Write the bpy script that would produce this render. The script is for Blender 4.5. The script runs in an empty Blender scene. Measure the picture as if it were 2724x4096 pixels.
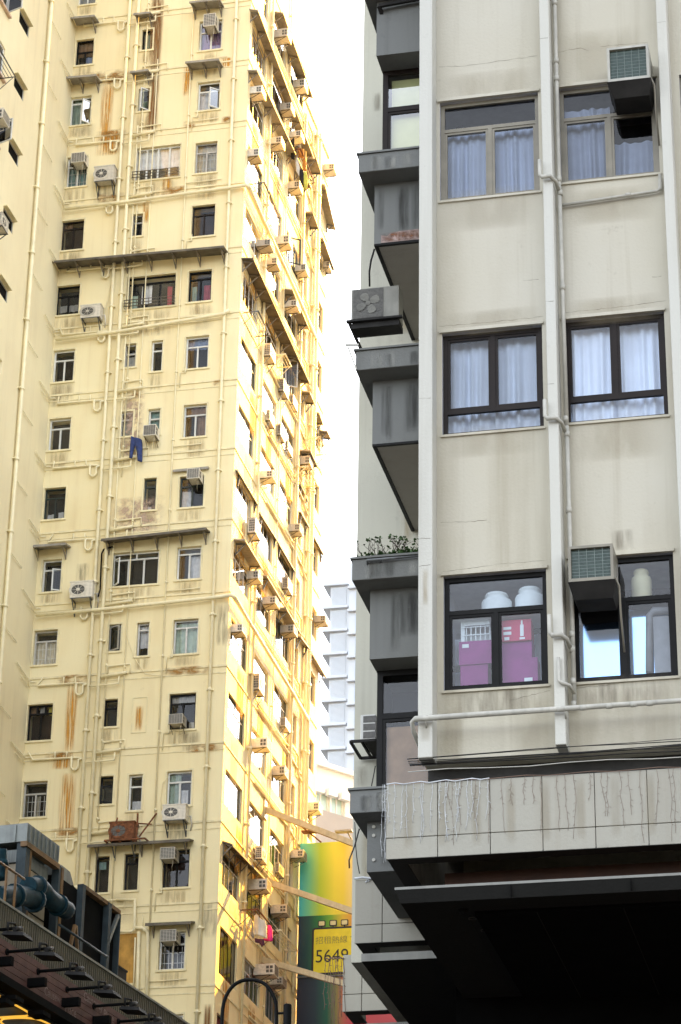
# Recreates a view up between a yellow apartment tower and a grey corner building.
SUNX,SUNY,SUNEL,SUNE=.42,.91,36,5.0
SUNC=(1,.52,.06)
SKYS,SDUST,EXPO,SKYSAT=.15,2.0,2.4,.3
HAZE=0
import bpy, bmesh, math, random
from mathutils import Vector, Matrix
random.seed(7)
sc=bpy.context.scene
COL=sc.collection
# ------------------------------------------------------------------ camera
F=10441.358; PIT=0.446676; YAW=0.224338; ROL=0.0165847; CZ=1.6
_cy,_sy=math.cos(YAW),math.sin(YAW); _cp,_sp=math.cos(PIT),math.sin(PIT)
FW=Vector((-_cp*_sy,_cp*_cy,_sp)); _r=Vector((_cy,_sy,0)); _u=_r.cross(FW)
RT=_r*math.cos(ROL)+_u*math.sin(ROL); UP=-_r*math.sin(ROL)+_u*math.cos(ROL)
CAM=Vector((0,0,CZ))
cd=bpy.data.cameras.new('camera'); co=bpy.data.objects.new('camera',cd); COL.objects.link(co)
m=Matrix.Identity(4)
for i in range(3): m[i][0]=RT[i]; m[i][1]=UP[i]; m[i][2]=-FW[i]; m[i][3]=CAM[i]
co.matrix_world=m
cd.sensor_fit='VERTICAL'; cd.sensor_height=36; cd.sensor_width=36; cd.lens=F*36/4096; cd.clip_end=3000; cd.clip_start=.5
sc.camera=co
def ray(x,y): return FW+RT*((x-1362)/F)+UP*((2048-y)/F)
# survey sheets: origin and scale of the measured regions
_k=.892857
CR={'L1':(0,0,_k),'L2':(0,1024,_k),'L3':(0,2048,_k),'L4':(0,3072,_k),'R1':(1324,0,_k),'R2':(1324,1024,_k),'R3':(1324,2048,_k),'R4':(1324,3072,_k),
'Z1':(900,0,540/1568),'Z2':(900,750,540/1568),'Z3':(900,1500,540/1568),'Z4':(860,2250,540/1568),'Z5':(860,2950,580/1568),'Z6':(840,3500,580/1568),
'A':(0,3250,700/1568),'W':(0,0,320/1509),'W2':(0,500,320/1509),'B0':(1370,0,400/1347),'B1':(1370,700,400/1347),'B2':(1370,1400,400/1347),
'D':(1250,2100,500/1474),'E':(1180,2800,600/1568),'G':(1180,3300,800/1568),'K':(0,3640,460/1568),'N':(0,0,1)}
def px(c,x,y):
    o=CR[c]; return o[0]+x*o[2], o[1]+y*o[2]
class Fr:
    """a wall plane: u along it, z up, d outward"""
    def __init__(s,O,ux,n): s.O=Vector(O); s.ux=Vector(ux).normalized(); s.n=Vector(n).normalized()
    def P(s,u,z,d=0): return s.O+s.ux*u+s.n*d+Vector((0,0,z))
    def hit(s,c,x,y,d=0):
        r=ray(*px(c,x,y)); t=((s.O-CAM).dot(s.n)+d)/r.dot(s.n); p=CAM+r*t
        return (p-s.O).dot(s.ux), p.z
def onZ(c,x,y,Z):
    r=ray(*px(c,x,y)); return CAM+r*((Z-CZ)/r.z)
# ------------------------------------------------------------------ mesh helper
WORLD={}
class MB:
    def __init__(s): s.v=[]; s.f=[]; s.m=[]; s.sm=[]
    def add(s,vs,fs,m=0,smooth=False):
        b=len(s.v); s.v+=[tuple(v) for v in vs]
        for f in fs: s.f.append([b+i for i in f]); s.m.append(m); s.sm.append(smooth)
        return s
    def quad(s,a,b,c,d,m=0): return s.add([a,b,c,d],[(0,1,2,3)],m)
    def hexa(s,p,m=0): return s.add(p,[(0,3,2,1),(4,5,6,7),(0,1,5,4),(1,2,6,5),(2,3,7,6),(3,0,4,7)],m)
    def box(s,fr,u0,u1,z0,z1,d0,d1,m=0):
        if fr is None: P=lambda a,b,c: Vector((a,c,b))
        else: P=fr.P
        return s.hexa([P(u0,z0,d0),P(u1,z0,d0),P(u1,z0,d1),P(u0,z0,d1),P(u0,z1,d0),P(u1,z1,d0),P(u1,z1,d1),P(u0,z1,d1)],m)
    def rect(s,fr,u0,u1,z0,z1,d,m=0): return s.quad(fr.P(u0,z0,d),fr.P(u1,z0,d),fr.P(u1,z1,d),fr.P(u0,z1,d),m)
    def tube(s,pts,r,n=8,m=0):
        pts=[Vector(p) for p in pts]; rings=[]; k=len(pts); prev=None
        for i,p in enumerate(pts):
            t=(pts[min(i+1,k-1)]-pts[max(i-1,0)]).normalized()
            if prev is None:
                a=Vector((0,0,1)) if abs(t.z)<.9 else Vector((1,0,0))
                nn=t.cross(a).normalized()
            else:
                nn=(prev-t*prev.dot(t)).normalized()
            prev=nn; bb=t.cross(nn); rr=r[i] if isinstance(r,(list,tuple)) else r
            if 0<i<k-1:
                c=(pts[i]-pts[i-1]).normalized().dot(t); rr=rr/max(.6,c)
            rings.append([p+(nn*math.cos(2*math.pi*j/n)+bb*math.sin(2*math.pi*j/n))*rr for j in range(n)])
        vs=[q for rg in rings for q in rg]
        fs=[(i*n+j,i*n+(j+1)%n,(i+1)*n+(j+1)%n,(i+1)*n+j) for i in range(k-1) for j in range(n)]
        b=len(s.v); s.add(vs,fs,m,True); 
        s.f.append([b+j for j in range(n)][::-1]); s.m.append(m); s.sm.append(False)
        s.f.append([b+(k-1)*n+j for j in range(n)]); s.m.append(m); s.sm.append(False)
        return s
    def bar(s,a,b,w,h=None,m=0,up=Vector((0,0,1))):
        a=Vector(a); b=Vector(b); h=h or w; t=(b-a).normalized()
        if abs(t.dot(up))>.95: up=Vector((0,1,0))
        x=t.cross(up).normalized()*w/2; y=x.cross(t).normalized()*h/2
        return s.hexa([a-x-y,a+x-y,b+x-y,b-x-y,a-x+y,a+x+y,b+x+y,b-x+y],m)
    def prism(s,fr,poly,d0,d1,m=0):
        n=len(poly); vs=[fr.P(u,z,d0) for u,z in poly]+[fr.P(u,z,d1) for u,z in poly]
        return s.add(vs,[tuple(range(n))[::-1],tuple(range(n,2*n))]+[(i,(i+1)%n,n+(i+1)%n,n+i) for i in range(n)],m)
    def disc(s,c,ax,r0,r1,d,n=20,m=0):
        c=Vector(c); ax=Vector(ax).normalized(); a=ax.cross(Vector((0,0,1))).normalized() if abs(ax.z)<.9 else Vector((1,0,0)); b=ax.cross(a)
        ring=lambda r,h:[c+ax*h+(a*math.cos(2*math.pi*j/n)+b*math.sin(2*math.pi*j/n))*r for j in range(n)]
        vs=ring(r0,0)+ring(r0,d)+ring(max(r1,.002),d)+ring(max(r1,.002),0); fs=[]
        for k in range(4):
            for j in range(n): fs.append((k*n+j,k*n+(j+1)%n,((k+1)%4)*n+(j+1)%n,((k+1)%4)*n+j))
        return s.add(vs,fs,m)
    def build(s,name,mats,parent=None,bevel=0):
        me=bpy.data.meshes.new(name); me.from_pydata(s.v,[],s.f)
        if not isinstance(mats,(list,tuple)): mats=[mats]
        for q in mats: me.materials.append(q)
        for i,p in enumerate(me.polygons): p.material_index=s.m[i]; p.use_smooth=s.sm[i]
        bm=bmesh.new(); bm.from_mesh(me); bmesh.ops.recalc_face_normals(bm,faces=bm.faces); bm.to_mesh(me); bm.free()
        o=bpy.data.objects.new(name,me); COL.objects.link(o)
        if bevel:
            b=o.modifiers.new('bevel','BEVEL'); b.width=bevel; b.segments=2; b.limit_method='ANGLE'
        if parent is not None:
            o.parent=parent
            w=WORLD.get(parent.name)
            if w is not None: o.matrix_parent_inverse=Matrix.Translation(-w)
        return o
def tag(o,label=None,cat=None,group=None,kind=None):
    if label: o['label']=label
    if cat: o['category']=cat
    if group: o['group']=group
    if kind: o['kind']=kind
    return o
def empty(name,loc,label,cat,group=None,world=True):
    o=bpy.data.objects.new(name,None); COL.objects.link(o); o.location=loc; o.empty_display_size=.2
    if world: WORLD[o.name]=Vector(loc)
    return tag(o,label,cat,group)
def copy_tree(o,parent=None):
    c=o.copy(); COL.objects.link(c)
    if parent is not None: c.parent=parent; c.matrix_parent_inverse=o.matrix_parent_inverse
    for ch in list(o.children): copy_tree(ch,c)
    return c
# ------------------------------------------------------------------ materials
M={}
def nt(name):
    mt=bpy.data.materials.new(name); mt.use_nodes=True; t=mt.node_tree; M[name]=mt
    return mt,t,t.nodes,t.links,t.nodes['Principled BSDF']
def noise(t,co,scale,detail=4,mapping=None,rough=.55):
    N=t.nodes.new('ShaderNodeTexNoise'); N.inputs['Scale'].default_value=scale; N.inputs['Detail'].default_value=detail; N.inputs['Roughness'].default_value=rough
    if mapping:
        mp=t.nodes.new('ShaderNodeMapping'); mp.inputs['Scale'].default_value=mapping; t.links.new(co,mp.inputs['Vector']); co=mp.outputs[0]
    t.links.new(co,N.inputs['Vector']); return N.outputs['Fac']
def ramp(t,fac,a,b,ca=(0,0,0,1),cb=(1,1,1,1)):
    R=t.nodes.new('ShaderNodeValToRGB'); e=R.color_ramp.elements; e[0].position=a; e[1].position=b; e[0].color=ca; e[1].color=cb
    t.links.new(fac,R.inputs['Fac']); return R.outputs['Color']
def mix(t,fac,a,b,mode='MIX'):
    X=t.nodes.new('ShaderNodeMix'); X.data_type='RGBA'; X.blend_type=mode
    for s,v in ((0,fac),(6,a),(7,b)):
        if isinstance(v,bpy.types.NodeSocket): t.links.new(v,X.inputs[s])
        elif isinstance(v,(int,float)): X.inputs[s].default_value=v
        else: X.inputs[s].default_value=(*v[:3],1)
    return X.outputs[2]
def math_(t,op,a,b=0.):
    X=t.nodes.new('ShaderNodeMath'); X.operation=op; X.use_clamp=True
    for s,v in ((0,a),(1,b)):
        if isinstance(v,bpy.types.NodeSocket): t.links.new(v,X.inputs[s])
        else: X.inputs[s].default_value=v
    return X.outputs[0]
def coord(t,kind='Object'): return t.nodes.new('ShaderNodeTexCoord').outputs[kind]
def mat(name,c,rough=.6,metal=0.,var=.12,scale=4.,bump=0.,rnd=0.,spec=.5,streak=0.):
    """plain procedural paint / metal with mottling; streak = rain marks"""
    mt,t,n,l,b=nt(name); o=coord(t)
    f=noise(t,o,scale,5); d=tuple(x*(1-var*2) for x in c); e=tuple(min(1,x*(1+var)) for x in c)
    colr=mix(t,ramp(t,f,.3,.7),d,e)
    if streak:
        s=ramp(t,noise(t,o,1.,4,(9,9,.5)),.5,.75); colr=mix(t,math_(t,'MULTIPLY',s,streak),colr,tuple(x*.35 for x in c))
    if rnd:
        oi=n.new('ShaderNodeObjectInfo'); hs=n.new('ShaderNodeHueSaturation')
        mr=n.new('ShaderNodeMapRange'); mr.inputs['To Min'].default_value=1-rnd; mr.inputs['To Max'].default_value=1+rnd*.4
        l.new(oi.outputs['Random'],mr.inputs['Value']); l.new(mr.outputs[0],hs.inputs['Value']); l.new(colr,hs.inputs['Color']); colr=hs.outputs[0]
    l.new(colr,b.inputs['Base Color']); b.inputs['Roughness'].default_value=rough; b.inputs['Metallic'].default_value=metal
    b.inputs['Specular IOR Level'].default_value=spec
    if bump:
        B=n.new('ShaderNodeBump'); B.inputs['Strength'].default_value=bump; B.inputs['Distance'].default_value=.02
        l.new(noise(t,o,scale*6,4),B.inputs['Height']); l.new(B.outputs[0],b.inputs['Normal'])
    return mt
def plaster(name,c,dirt,warm,amt=.5,warmamt=.4,fine=25):
    """painted render: cloudy patches, rain streaks, fine grain"""
    mt,t,n,l,b=nt(name); o=coord(t)
    big=ramp(t,noise(t,o,.35,5),.35,.7); st=ramp(t,noise(t,o,1.,5,(2.2,2.2,.16)),.48,.78); st2=ramp(t,noise(t,o,1.,4,(7,7,.22)),.55,.8)
    c1=mix(t,math_(t,'MULTIPLY',big,warmamt),c,warm)
    c2=mix(t,math_(t,'MULTIPLY',math_(t,'MULTIPLY',st,big),amt),c1,dirt)
    c3=mix(t,math_(t,'MULTIPLY',st2,amt*.45),c2,dirt)
    sp=ramp(t,noise(t,o,3.,6,None,.7),.62,.72); c4=mix(t,math_(t,'MULTIPLY',sp,amt*.35),c3,tuple(x*.6 for x in dirt))
    l.new(c4,b.inputs['Base Color']); b.inputs['Roughness'].default_value=.75; b.inputs['Specular IOR Level'].default_value=.3
    B=n.new('ShaderNodeBump'); B.inputs['Strength'].default_value=.25; B.inputs['Distance'].default_value=.02
    l.new(noise(t,o,fine,5),B.inputs['Height']); l.new(B.outputs[0],b.inputs['Normal'])
    return mt
def glass(name,tint=(1,1,1),ior=1.5,rough=.02,solid=0.):
    mt,t,n,l,b=nt(name); n.remove(b)
    tr=n.new('ShaderNodeBsdfTransparent'); tr.inputs[0].default_value=(*tint,1)
    g=n.new('ShaderNodeBsdfGlossy'); g.inputs['Roughness'].default_value=rough
    fr=n.new('ShaderNodeFresnel'); fr.inputs['IOR'].default_value=ior
    mx=n.new('ShaderNodeMixShader'); 
    B=n.new('ShaderNodeBump'); B.inputs['Strength'].default_value=.05; B.inputs['Distance'].default_value=.02
    l.new(noise(t,coord(t),1.2,2),B.inputs['Height']); l.new(B.outputs[0],g.inputs['Normal'])
    l.new(fr.outputs[0],mx.inputs[0]); l.new(tr.outputs[0],mx.inputs[1]); l.new(g.outputs[0],mx.inputs[2])
    l.new(mx.outputs[0],n['Material Output'].inputs[0]); return mt
def stain(name,c,amt=.9,thr=.42,mp=(9,9,1.2)):
    mt,t,n,l,b=nt(name); g=coord(t,'Generated'); o=coord(t)
    sx=n.new('ShaderNodeSeparateXYZ'); l.new(g,sx.inputs[0])
    ex=math_(t,'SUBTRACT',1.,math_(t,'ABSOLUTE',math_(t,'SUBTRACT',math_(t,'MULTIPLY',sx.outputs[0],2.),1.)))
    ax=n.new('ShaderNodeMath'); ax.operation='ABSOLUTE'; sb=n.new('ShaderNodeMath'); sb.operation='MULTIPLY_ADD'; sb.inputs[1].default_value=2; sb.inputs[2].default_value=-1
    l.new(sx.outputs[0],sb.inputs[0]); l.new(sb.outputs[0],ax.inputs[0]); ex=math_(t,'SUBTRACT',1.,ax.outputs[0])
    sb2=n.new('ShaderNodeMath'); sb2.operation='MULTIPLY_ADD'; sb2.inputs[1].default_value=2; sb2.inputs[2].default_value=-1
    ax2=n.new('ShaderNodeMath'); ax2.operation='ABSOLUTE'
    l.new(sx.outputs[2],sb2.inputs[0]); l.new(sb2.outputs[0],ax2.inputs[0]); ez=math_(t,'SUBTRACT',1.,math_(t,'POWER',ax2.outputs[0],4.))
    nz=ramp(t,noise(t,o,1.,5,mp),thr,thr+.28)
    a=math_(t,'MULTIPLY',math_(t,'MULTIPLY',nz,math_(t,'MULTIPLY',ex,1.6)),math_(t,'MULTIPLY',ez,amt))
    colr=mix(t,noise(t,o,6.,3),tuple(x*.6 for x in c),tuple(min(1,x*1.3) for x in c))
    l.new(colr,b.inputs['Base Color']); b.inputs['Roughness'].default_value=.9; l.new(a,b.inputs['Alpha']); return mt
plaster('yellow_plaster',(.87,.77,.49),(.60,.44,.21),(.82,.67,.36),.5,.55)
plaster('yellow_wing',(.81,.725,.48),(.48,.40,.25),(.68,.57,.36),.4,.45)
plaster('grey_plaster',(.535,.508,.43),(.28,.24,.165),(.49,.45,.345),.65,.6)
plaster('beige_plaster',(.56,.55,.46),(.25,.24,.2),(.50,.46,.36),.6,.4)
plaster('slab_grey',(.34,.32,.29),(.2,.18,.15),(.30,.28,.24),.5,.4)
plaster('grey_paint',(.155,.16,.155),(.07,.07,.06),(.14,.14,.125),.7,.5)
plaster('pilaster_paint',(.55,.545,.50),(.27,.25,.20),(.54,.52,.45),.5,.4)
plaster('cladding_white',(.34,.33,.285),(.26,.22,.16),(.44,.41,.34),.5,.5)
plaster('soffit_paint',(.045,.044,.04),(.02,.02,.018),(.04,.038,.034),.5,.3)
mat('pipe_cream',(.86,.765,.50),.5,var=.06,scale=3,streak=.12)
mat('pipe_white',(.47,.455,.40),.5,var=.1,scale=5,streak=.4)
mat('ledge_dark',(.26,.25,.22),.7,var=.15,streak=.4)
mat('course_cream',(.83,.73,.46),.75,var=.08,scale=3,streak=.2)
mat('alu',(.50,.49,.46),.4,.3,.1,rnd=.25)
mat('frame_white',(.70,.70,.66),.45,var=.06,rnd=.15)
mat('frame_dark',(.008,.008,.008),.5,var=.2,spec=.15)
mat('frame_brown',(.013,.008,.006),.45,var=.15,spec=.2)
mat('frame_beige',(.22,.20,.155),.45,var=.1)
mat('frame_green',(.012,.024,.02),.4,var=.2)
mat('ac_white',(.68,.63,.53),.45,var=.1,scale=6,rnd=.38,streak=.3)
mat('ac_grille',(.10,.095,.085),.5,var=.2,scale=20)
mat('ac_green',(.045,.075,.065),.5,var=.2,scale=20)
mat('rust_panel',(.55,.30,.06),.8,var=.3,scale=1.5,streak=.4); mat('rust',(.20,.07,.025),.85,var=.35,scale=8,bump=.3)
mat('iron_dark',(.018,.017,.016),.7,var=.25,spec=.25)
mat('steel_grey',(.12,.125,.125),.5,.4,.2,streak=.3)
mat('awning_sheet',(.33,.30,.25),.65,var=.15,scale=3,streak=.4)
mat('awning_brk',(.24,.21,.17),.7,var=.2); mat('awning_dark',(.14,.12,.09),.7,var=.25,scale=3)
mat('peel_paint',(.62,.45,.34),.8,var=.15)
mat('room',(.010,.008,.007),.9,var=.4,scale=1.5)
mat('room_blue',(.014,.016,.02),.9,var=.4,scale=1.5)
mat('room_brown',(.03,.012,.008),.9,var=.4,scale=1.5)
mat('black',(.005,.005,.005),.9,var=.2,spec=.1)
for k,c in dict(white=(.68,.69,.70),cream=(.62,.56,.42),green=(.34,.44,.36),blue=(.25,.32,.48),purple=(.20,.12,.26),brown=(.24,.14,.07),grey=(.38,.38,.36),red=(.35,.05,.07),yellow=(.55,.48,.08),teal=(.22,.36,.34)).items():
    mat('cur_'+k,c,.85,var=.12,scale=5)
glass('glass'); glass('glass_tint',(.75,.8,.8)); glass('glass_warm',(.9,.90,.86),3.4)
stain('rust_stain',(.62,.29,.03),1.,.36,(15,15,.7)); stain('dark_stain',(.15,.12,.08),.42,.34); stain('brown_stain',(.24,.11,.03),1.,.30,(12,12,.6))
stain('sill_stain',(.40,.30,.15),.5,.36,(7,7,.7)); stain('peel',(.50,.36,.28),.8,.36,(4,4,4)); stain('ledge_stain',(.05,.05,.045),.45,.32,(11,11,.9)); stain('ledge_pale',(.34,.34,.31),.55,.36,(6,6,1.5)); stain('peel_brown',(.20,.085,.04),1.,.36,(11,11,11)); stain('rust_band',(.36,.17,.03),.9,.38,(2.5,2.5,5)); stain('grime',(.34,.28,.18),.22,.22,(2.5,2.5,.9))
# ------------------------------------------------------------------ walls and windows
def wall_grid(mb,fr,u0,u1,z0,z1,holes,dep=.5,m=0,mr=None):
    hs=[(max(u0,a),min(u1,b),max(z0,c),min(z1,d)) for a,b,c,d in holes if b>u0 and a<u1 and d>z0 and c<z1]
    us=sorted(set([u0,u1]+[round(x,4) for h in hs for x in h[:2]])); zs=sorted(set([z0,z1]+[round(x,4) for h in hs for x in h[2:]]))
    inside=lambda u,z: any(h[0]<u<h[1] and h[2]<z<h[3] for h in hs)
    for j in range(len(zs)-1):
        run=None
        for i in range(len(us)):
            solid=i<len(us)-1 and not inside((us[i]+us[i+1])/2,(zs[j]+zs[j+1])/2)
            if solid and run is None: run=us[i]
            if not solid and run is not None:
                mb.rect(fr,run,us[i],zs[j],zs[j+1],0,m); run=None
    P=fr.P; mr=m if mr is None else mr
    for a,b,c,d in hs:
        for q in (((a,c),(b,c)),((b,c),(b,d)),((b,d),(a,d)),((a,d),(a,c))):
            (ua,za),(ub,zb)=q; mb.quad(P(ua,za,0),P(ub,zb,0),P(ub,zb,-dep),P(ua,za,-dep),mr)
def frame_bars(mb,fr,u0,u1,z0,z1,d0,d1,fw,cols,tr,br,tcols,sash=0):
    mb.box(fr,u0,u0+fw,z0,z1,d0,d1); mb.box(fr,u1-fw,u1,z0,z1,d0,d1)
    mb.box(fr,u0+fw,u1-fw,z0,z0+fw,d0,d1); mb.box(fr,u0+fw,u1-fw,z1-fw,z1,d0,d1)
    zt=z1-tr*(z1-z0) if tr else z1-fw; zb=z0+br*(z1-z0) if br else z0+fw
    if tr: mb.box(fr,u0+fw,u1-fw,zt-fw/2,zt+fw/2,d0,d1)
    if br: mb.box(fr,u0+fw,u1-fw,zb-fw/2,zb+fw/2,d0,d1)
    a=zb+(fw/2 if br else 0); b=zt-(fw/2 if tr else 0)
    for i in range(1,cols):
        uc=u0+(u1-u0)*i/cols; mb.box(fr,uc-fw/2,uc+fw/2,a,b,d0,d1)
    if tr and tcols>1:
        for i in range(1,tcols):
            uc=u0+(u1-u0)*i/tcols; mb.box(fr,uc-fw/2,uc+fw/2,zt+fw/2,z1-fw,d0,d1)
    if sash:
        for i in range(cols):
            ua=u0+(u1-u0)*i/cols+(fw if i==0 else fw/2); ub=u0+(u1-u0)*(i+1)/cols-(fw if i==cols-1 else fw/2)
            mb.box(fr,ua,ua+sash,a,b,d0-.015,d1-.012); mb.box(fr,ub-sash,ub,a,b,d0-.015,d1-.012)
            mb.box(fr,ua+sash,ub-sash,a,a+sash,d0-.015,d1-.012); mb.box(fr,ua+sash,ub-sash,b-sash,b,d0-.015,d1-.012)
def folds(mb,fr,u0,u1,z0,z1,d,amp=.03,wl=.16,n=None,skew=0,flare=.5):
    """a hanging cloth with folds"""
    n=n or max(8,int((u1-u0)/wl*8)); ph=random.random()*6; rows=5; vs=[]
    for j in range(rows+1):
        t=j/rows
        for i in range(n+1):
            s=i/n; u=u0+(u1-u0)*s; a=amp*(1-flare*t)
            m=.35+.65*math.sin(u*5.3/wl*.16+ph*3)**2; w=m*math.sin((u/wl)*6.283+ph+1.7*math.sin(u*4+ph)+.5*math.sin(t*2+ph))+.6*math.sin((u/wl)*2.3+ph*2+t)
            vs.append(fr.P(u+skew*.05*(1-t)*math.sin(s*3.1),z0+(z1-z0)*t,d+a*w))
    mb.add(vs,[(j*(n+1)+i,j*(n+1)+i+1,(j+1)*(n+1)+i+1,(j+1)*(n+1)+i) for j in range(rows) for i in range(n)],0,True)
def casement(fr,ua,ub,za,zb,d,fc,gl,parent,side='r',ang=60):
    """an opened sash hinged on one side"""
    w=ub-ua; a=math.radians(ang); mb=MB()
    hinge=ub if side=='r' else ua; sg=-1 if side=='r' else 1
    f2=Fr(fr.P(hinge,0,d),fr.ux*sg*math.cos(a)+fr.n*math.sin(a),fr.n*math.cos(a)-fr.ux*sg*math.sin(a))
    t=.045
    mb.box(f2,0,t,za,zb,-.02,.02); mb.box(f2,w-t,w,za,zb,-.02,.02); mb.box(f2,t,w-t,za,za+t,-.02,.02); mb.box(f2,t,w-t,zb-t,zb,-.02,.02)
    mb.rect(f2,t,w-t,za+t,zb-t,0,1)
    return mb.build('casement',[fc,gl],parent)
def window(par,fr,r,cols=2,tr=.3,br=0,fc='alu',cur=None,cr=(0,1,0,1),room='room',gl='glass',fw=.06,dep=.10,op=None,tcols=1,grille=False,sash=0,deep=.5,rail=0,amp=.03,wl=.16,curd=.12,fd=.05):
    u0,u1,z0,z1=r; mb=MB(); frame_bars(mb,fr,u0,u1,z0,z1,-dep-fd,-dep,fw,cols,tr,br,tcols,sash)
    w=mb.build('window',M[fc],par)
    MB().rect(fr,u0+.01,u1-.01,z0+.01,z1-.01,-dep-fd*.6).build('pane',M[gl],w)
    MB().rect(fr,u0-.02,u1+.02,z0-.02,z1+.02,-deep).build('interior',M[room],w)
    curs=cur if isinstance(cur,list) else ([(cur,cr)] if cur else [])
    for cname,q in curs:
        c=MB(); folds(c,fr,u0+(u1-u0)*q[0],u0+(u1-u0)*q[1],z0+(z1-z0)*q[2],z0+(z1-z0)*q[3],-dep-curd-.05*random.random(),amp,wl); c.build('curtain',M['cur_'+cname],w)
    if grille:
        g=MB(); zt=z1-tr*(z1-z0); n=max(3,int((u1-u0)/.14))
        for i in range(1,n): g.box(fr,u0+(u1-u0)*i/n-.008,u0+(u1-u0)*i/n+.008,z0+fw,zt-fw,-dep-.085,-dep-.07)
        for k in (.3,.7): g.box(fr,u0+fw,u1-fw,z0+(zt-z0)*k-.008,z0+(zt-z0)*k+.008,-dep-.068,-dep-.056)
        g.build('grille',M['frame_white'],w)
    if op:
        side,q0,q1=op[:3]; zt=z1-(tr*(z1-z0) if tr else fw)
        casement(fr,u0+(u1-u0)*q0,u0+(u1-u0)*q1,z0+fw*.6,zt,-dep+.02,M[fc],M['glass_tint'],w,side,op[3] if len(op)>3 else 60)
    if rail:
        g=MB(); zz=z0+.02
        for k in range(3): g.tube([fr.P(u0-.02,zz+.13*k,0),fr.P(u0-.02,zz+.13*k,.22),fr.P(u1+.02,zz+.13*k,.22),fr.P(u1+.02,zz+.13*k,0)],.011,5)
        for k in range(5): g.tube([fr.P(u0+(u1-u0)*k/4,zz,.222),fr.P(u0+(u1-u0)*k/4,zz+.28,.222)],.014,5)
        g.build('railing',M['awning_dark'],w)
    return w
def awning(par,fr,u0,u1,za,zb,p,drop,mt='awning_sheet',nb=3,thick=.05,brk='awning_brk'):
    """sloping sheet canopy: za, zb wall heights at both ends, p projection"""
    P=fr.P; mb=MB()
    mb.hexa([P(u0,za,0.0),P(u1,zb,0.0),P(u1,zb-drop,p),P(u0,za-drop,p),P(u0,za+thick,0.0),P(u1,zb+thick,0.0),P(u1,zb-drop+thick,p),P(u0,za-drop+thick,p)])
    mb.hexa([P(u0,za-drop-.05,p-.02),P(u1,zb-drop-.05,p-.02),P(u1,zb-drop-.05,p+.02),P(u0,za-drop-.05,p+.02),P(u0,za-drop-.002,p-.02),P(u1,zb-drop-.002,p-.02),P(u1,zb-drop-.002,p+.02),P(u0,za-drop-.002,p+.02)])
    a=mb.build('awning',M[mt],par)
    for i in range(nb):
        b=MB(); s=(i+.15)/(nb-.7) if nb>1 else .5; s=min(max(s,.02),.98); u=u0+(u1-u0)*s; z=za+(zb-za)*s
        b.bar(P(u,z-.03,.02),P(u,z-drop-.03,p-.03),.035); b.bar(P(u,z-.42,.02),P(u,z-drop*.8-.05,p*.75),.035); b.bar(P(u,z-.46,.02),P(u,z-.02,.02),.03)
        b.build('bracket',M[brk],a)
    return a
def awning_px(par,fr,a,b,c,**kw):
    """measure an awning: a = corner on the wall, b = outer near corner, c = outer far corner"""
    ua,za=fr.hit(*a); lo,hi=0.,3.
    for _ in range(40):
        p=(lo+hi)/2; u,z=fr.hit(b[0],b[1],b[2],p)
        if u>ua: lo=p
        else: hi=p
    u,z=fr.hit(b[0],b[1],b[2],p); u1,z1=fr.hit(c[0],c[1],c[2],p)
    dr=max(.05,za-z); return awning(par,fr,ua,u1,za,z1+dr,p,dr,**kw)
# ------------------------------------------------------------------ yellow tower
TY=80.; TX=-22.16; WX=-29.254; PITCH=2.79; L0=27.05
FT=Fr((0,TY,0),(1,0,0),(0,-1,0)); FS=Fr((TX,0,0),(0,1,0),(1,0,0)); FWG=Fr((WX,0,0),(0,1,0),(1,0,0))
tower=empty('apartment_tower',(-26,85,0),'tall pale yellow apartment tower with drain pipes and rust streaks, its side wall lit gold','apartment tower')
holesT=[];holesS=[];holesW=[]
def tw(c,x0,y0,x1,y1,**k):
    a=FT.hit(c,x0,y0); b=FT.hit(c,x1,y1); a2=FT.hit(c,x1,y0); b2=FT.hit(c,x0,y1)
    r=((a[0]+b2[0])/2,(b[0]+a2[0])/2,(b[1]+b2[1])/2,(a[1]+a2[1])/2); holesT.append(r); w=window(tower,FT,r,**k); u0,u1,z0,z1=r; s=MB(); t=.06
    s.box(FT,u0-t,u0-.001,z0-t,z1+t,.001,.022); s.box(FT,u1+.001,u1+t,z0-t,z1+t,.001,.022); s.box(FT,u0-.001,u1+.001,z1+.001,z1+t,.001,.024); s.box(FT,u0-t*1.3,u1+t*1.3,z0-t*1.2,z0-.001,.0235,.05); s.box(FT,u0-.001,u1+.001,z0-t*1.2,z0-.001,.001,.023)
    s.build('surround',M['course_cream'],w)
    if random.random()<.75: MB().rect(FT,u0-.1,u1+.1,z0-.45-random.random()*.8,z0-.07,.004+random.random()*.004).build('stain',M['sill_stain'],tower)
    return w
GR=dict(grille=True)
tw('L1',352,-95,432,20,fc='frame_white',cur='grey')
tw('L1',340,178,418,291,tr=.45,fc='frame_dark',cur=[('brown',(0,1,.45,1)),('blue',(.45,1,0,.42))],room='room')
tw('L1',636,133,684,224,cols=1,tr=0,fc='frame_dark',cur='green',cr=(.05,.75,.1,1))
tw('L1',893,93,994,224,fc='frame_white',cur='purple',tr=.35)
tw('L1',314,434,407,560,fc='frame_white',cur='green',cr=(0,.6,0,1),op=('r',.5,1,50),tr=.2)
tw('L1',620,398,669,498,cols=1,tr=0,fc='frame_white',cur='green',cr=(0,1,.3,.6),op=('r',.05,1,45))
tw('L1',886,367,984,493,fc='frame_white',cur='white',cr=(0,.45,0,.75),op=('r',.48,1,40))
tw('L1',299,703,390,836,fc='frame_white',cur='teal',cr=(0,1,0,.7),**GR)
tw('L1',604,657,806,801,cols=4,tr=0,fc='frame_white',cur='white',cr=(0,1,.42,1),rail=1)
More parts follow.
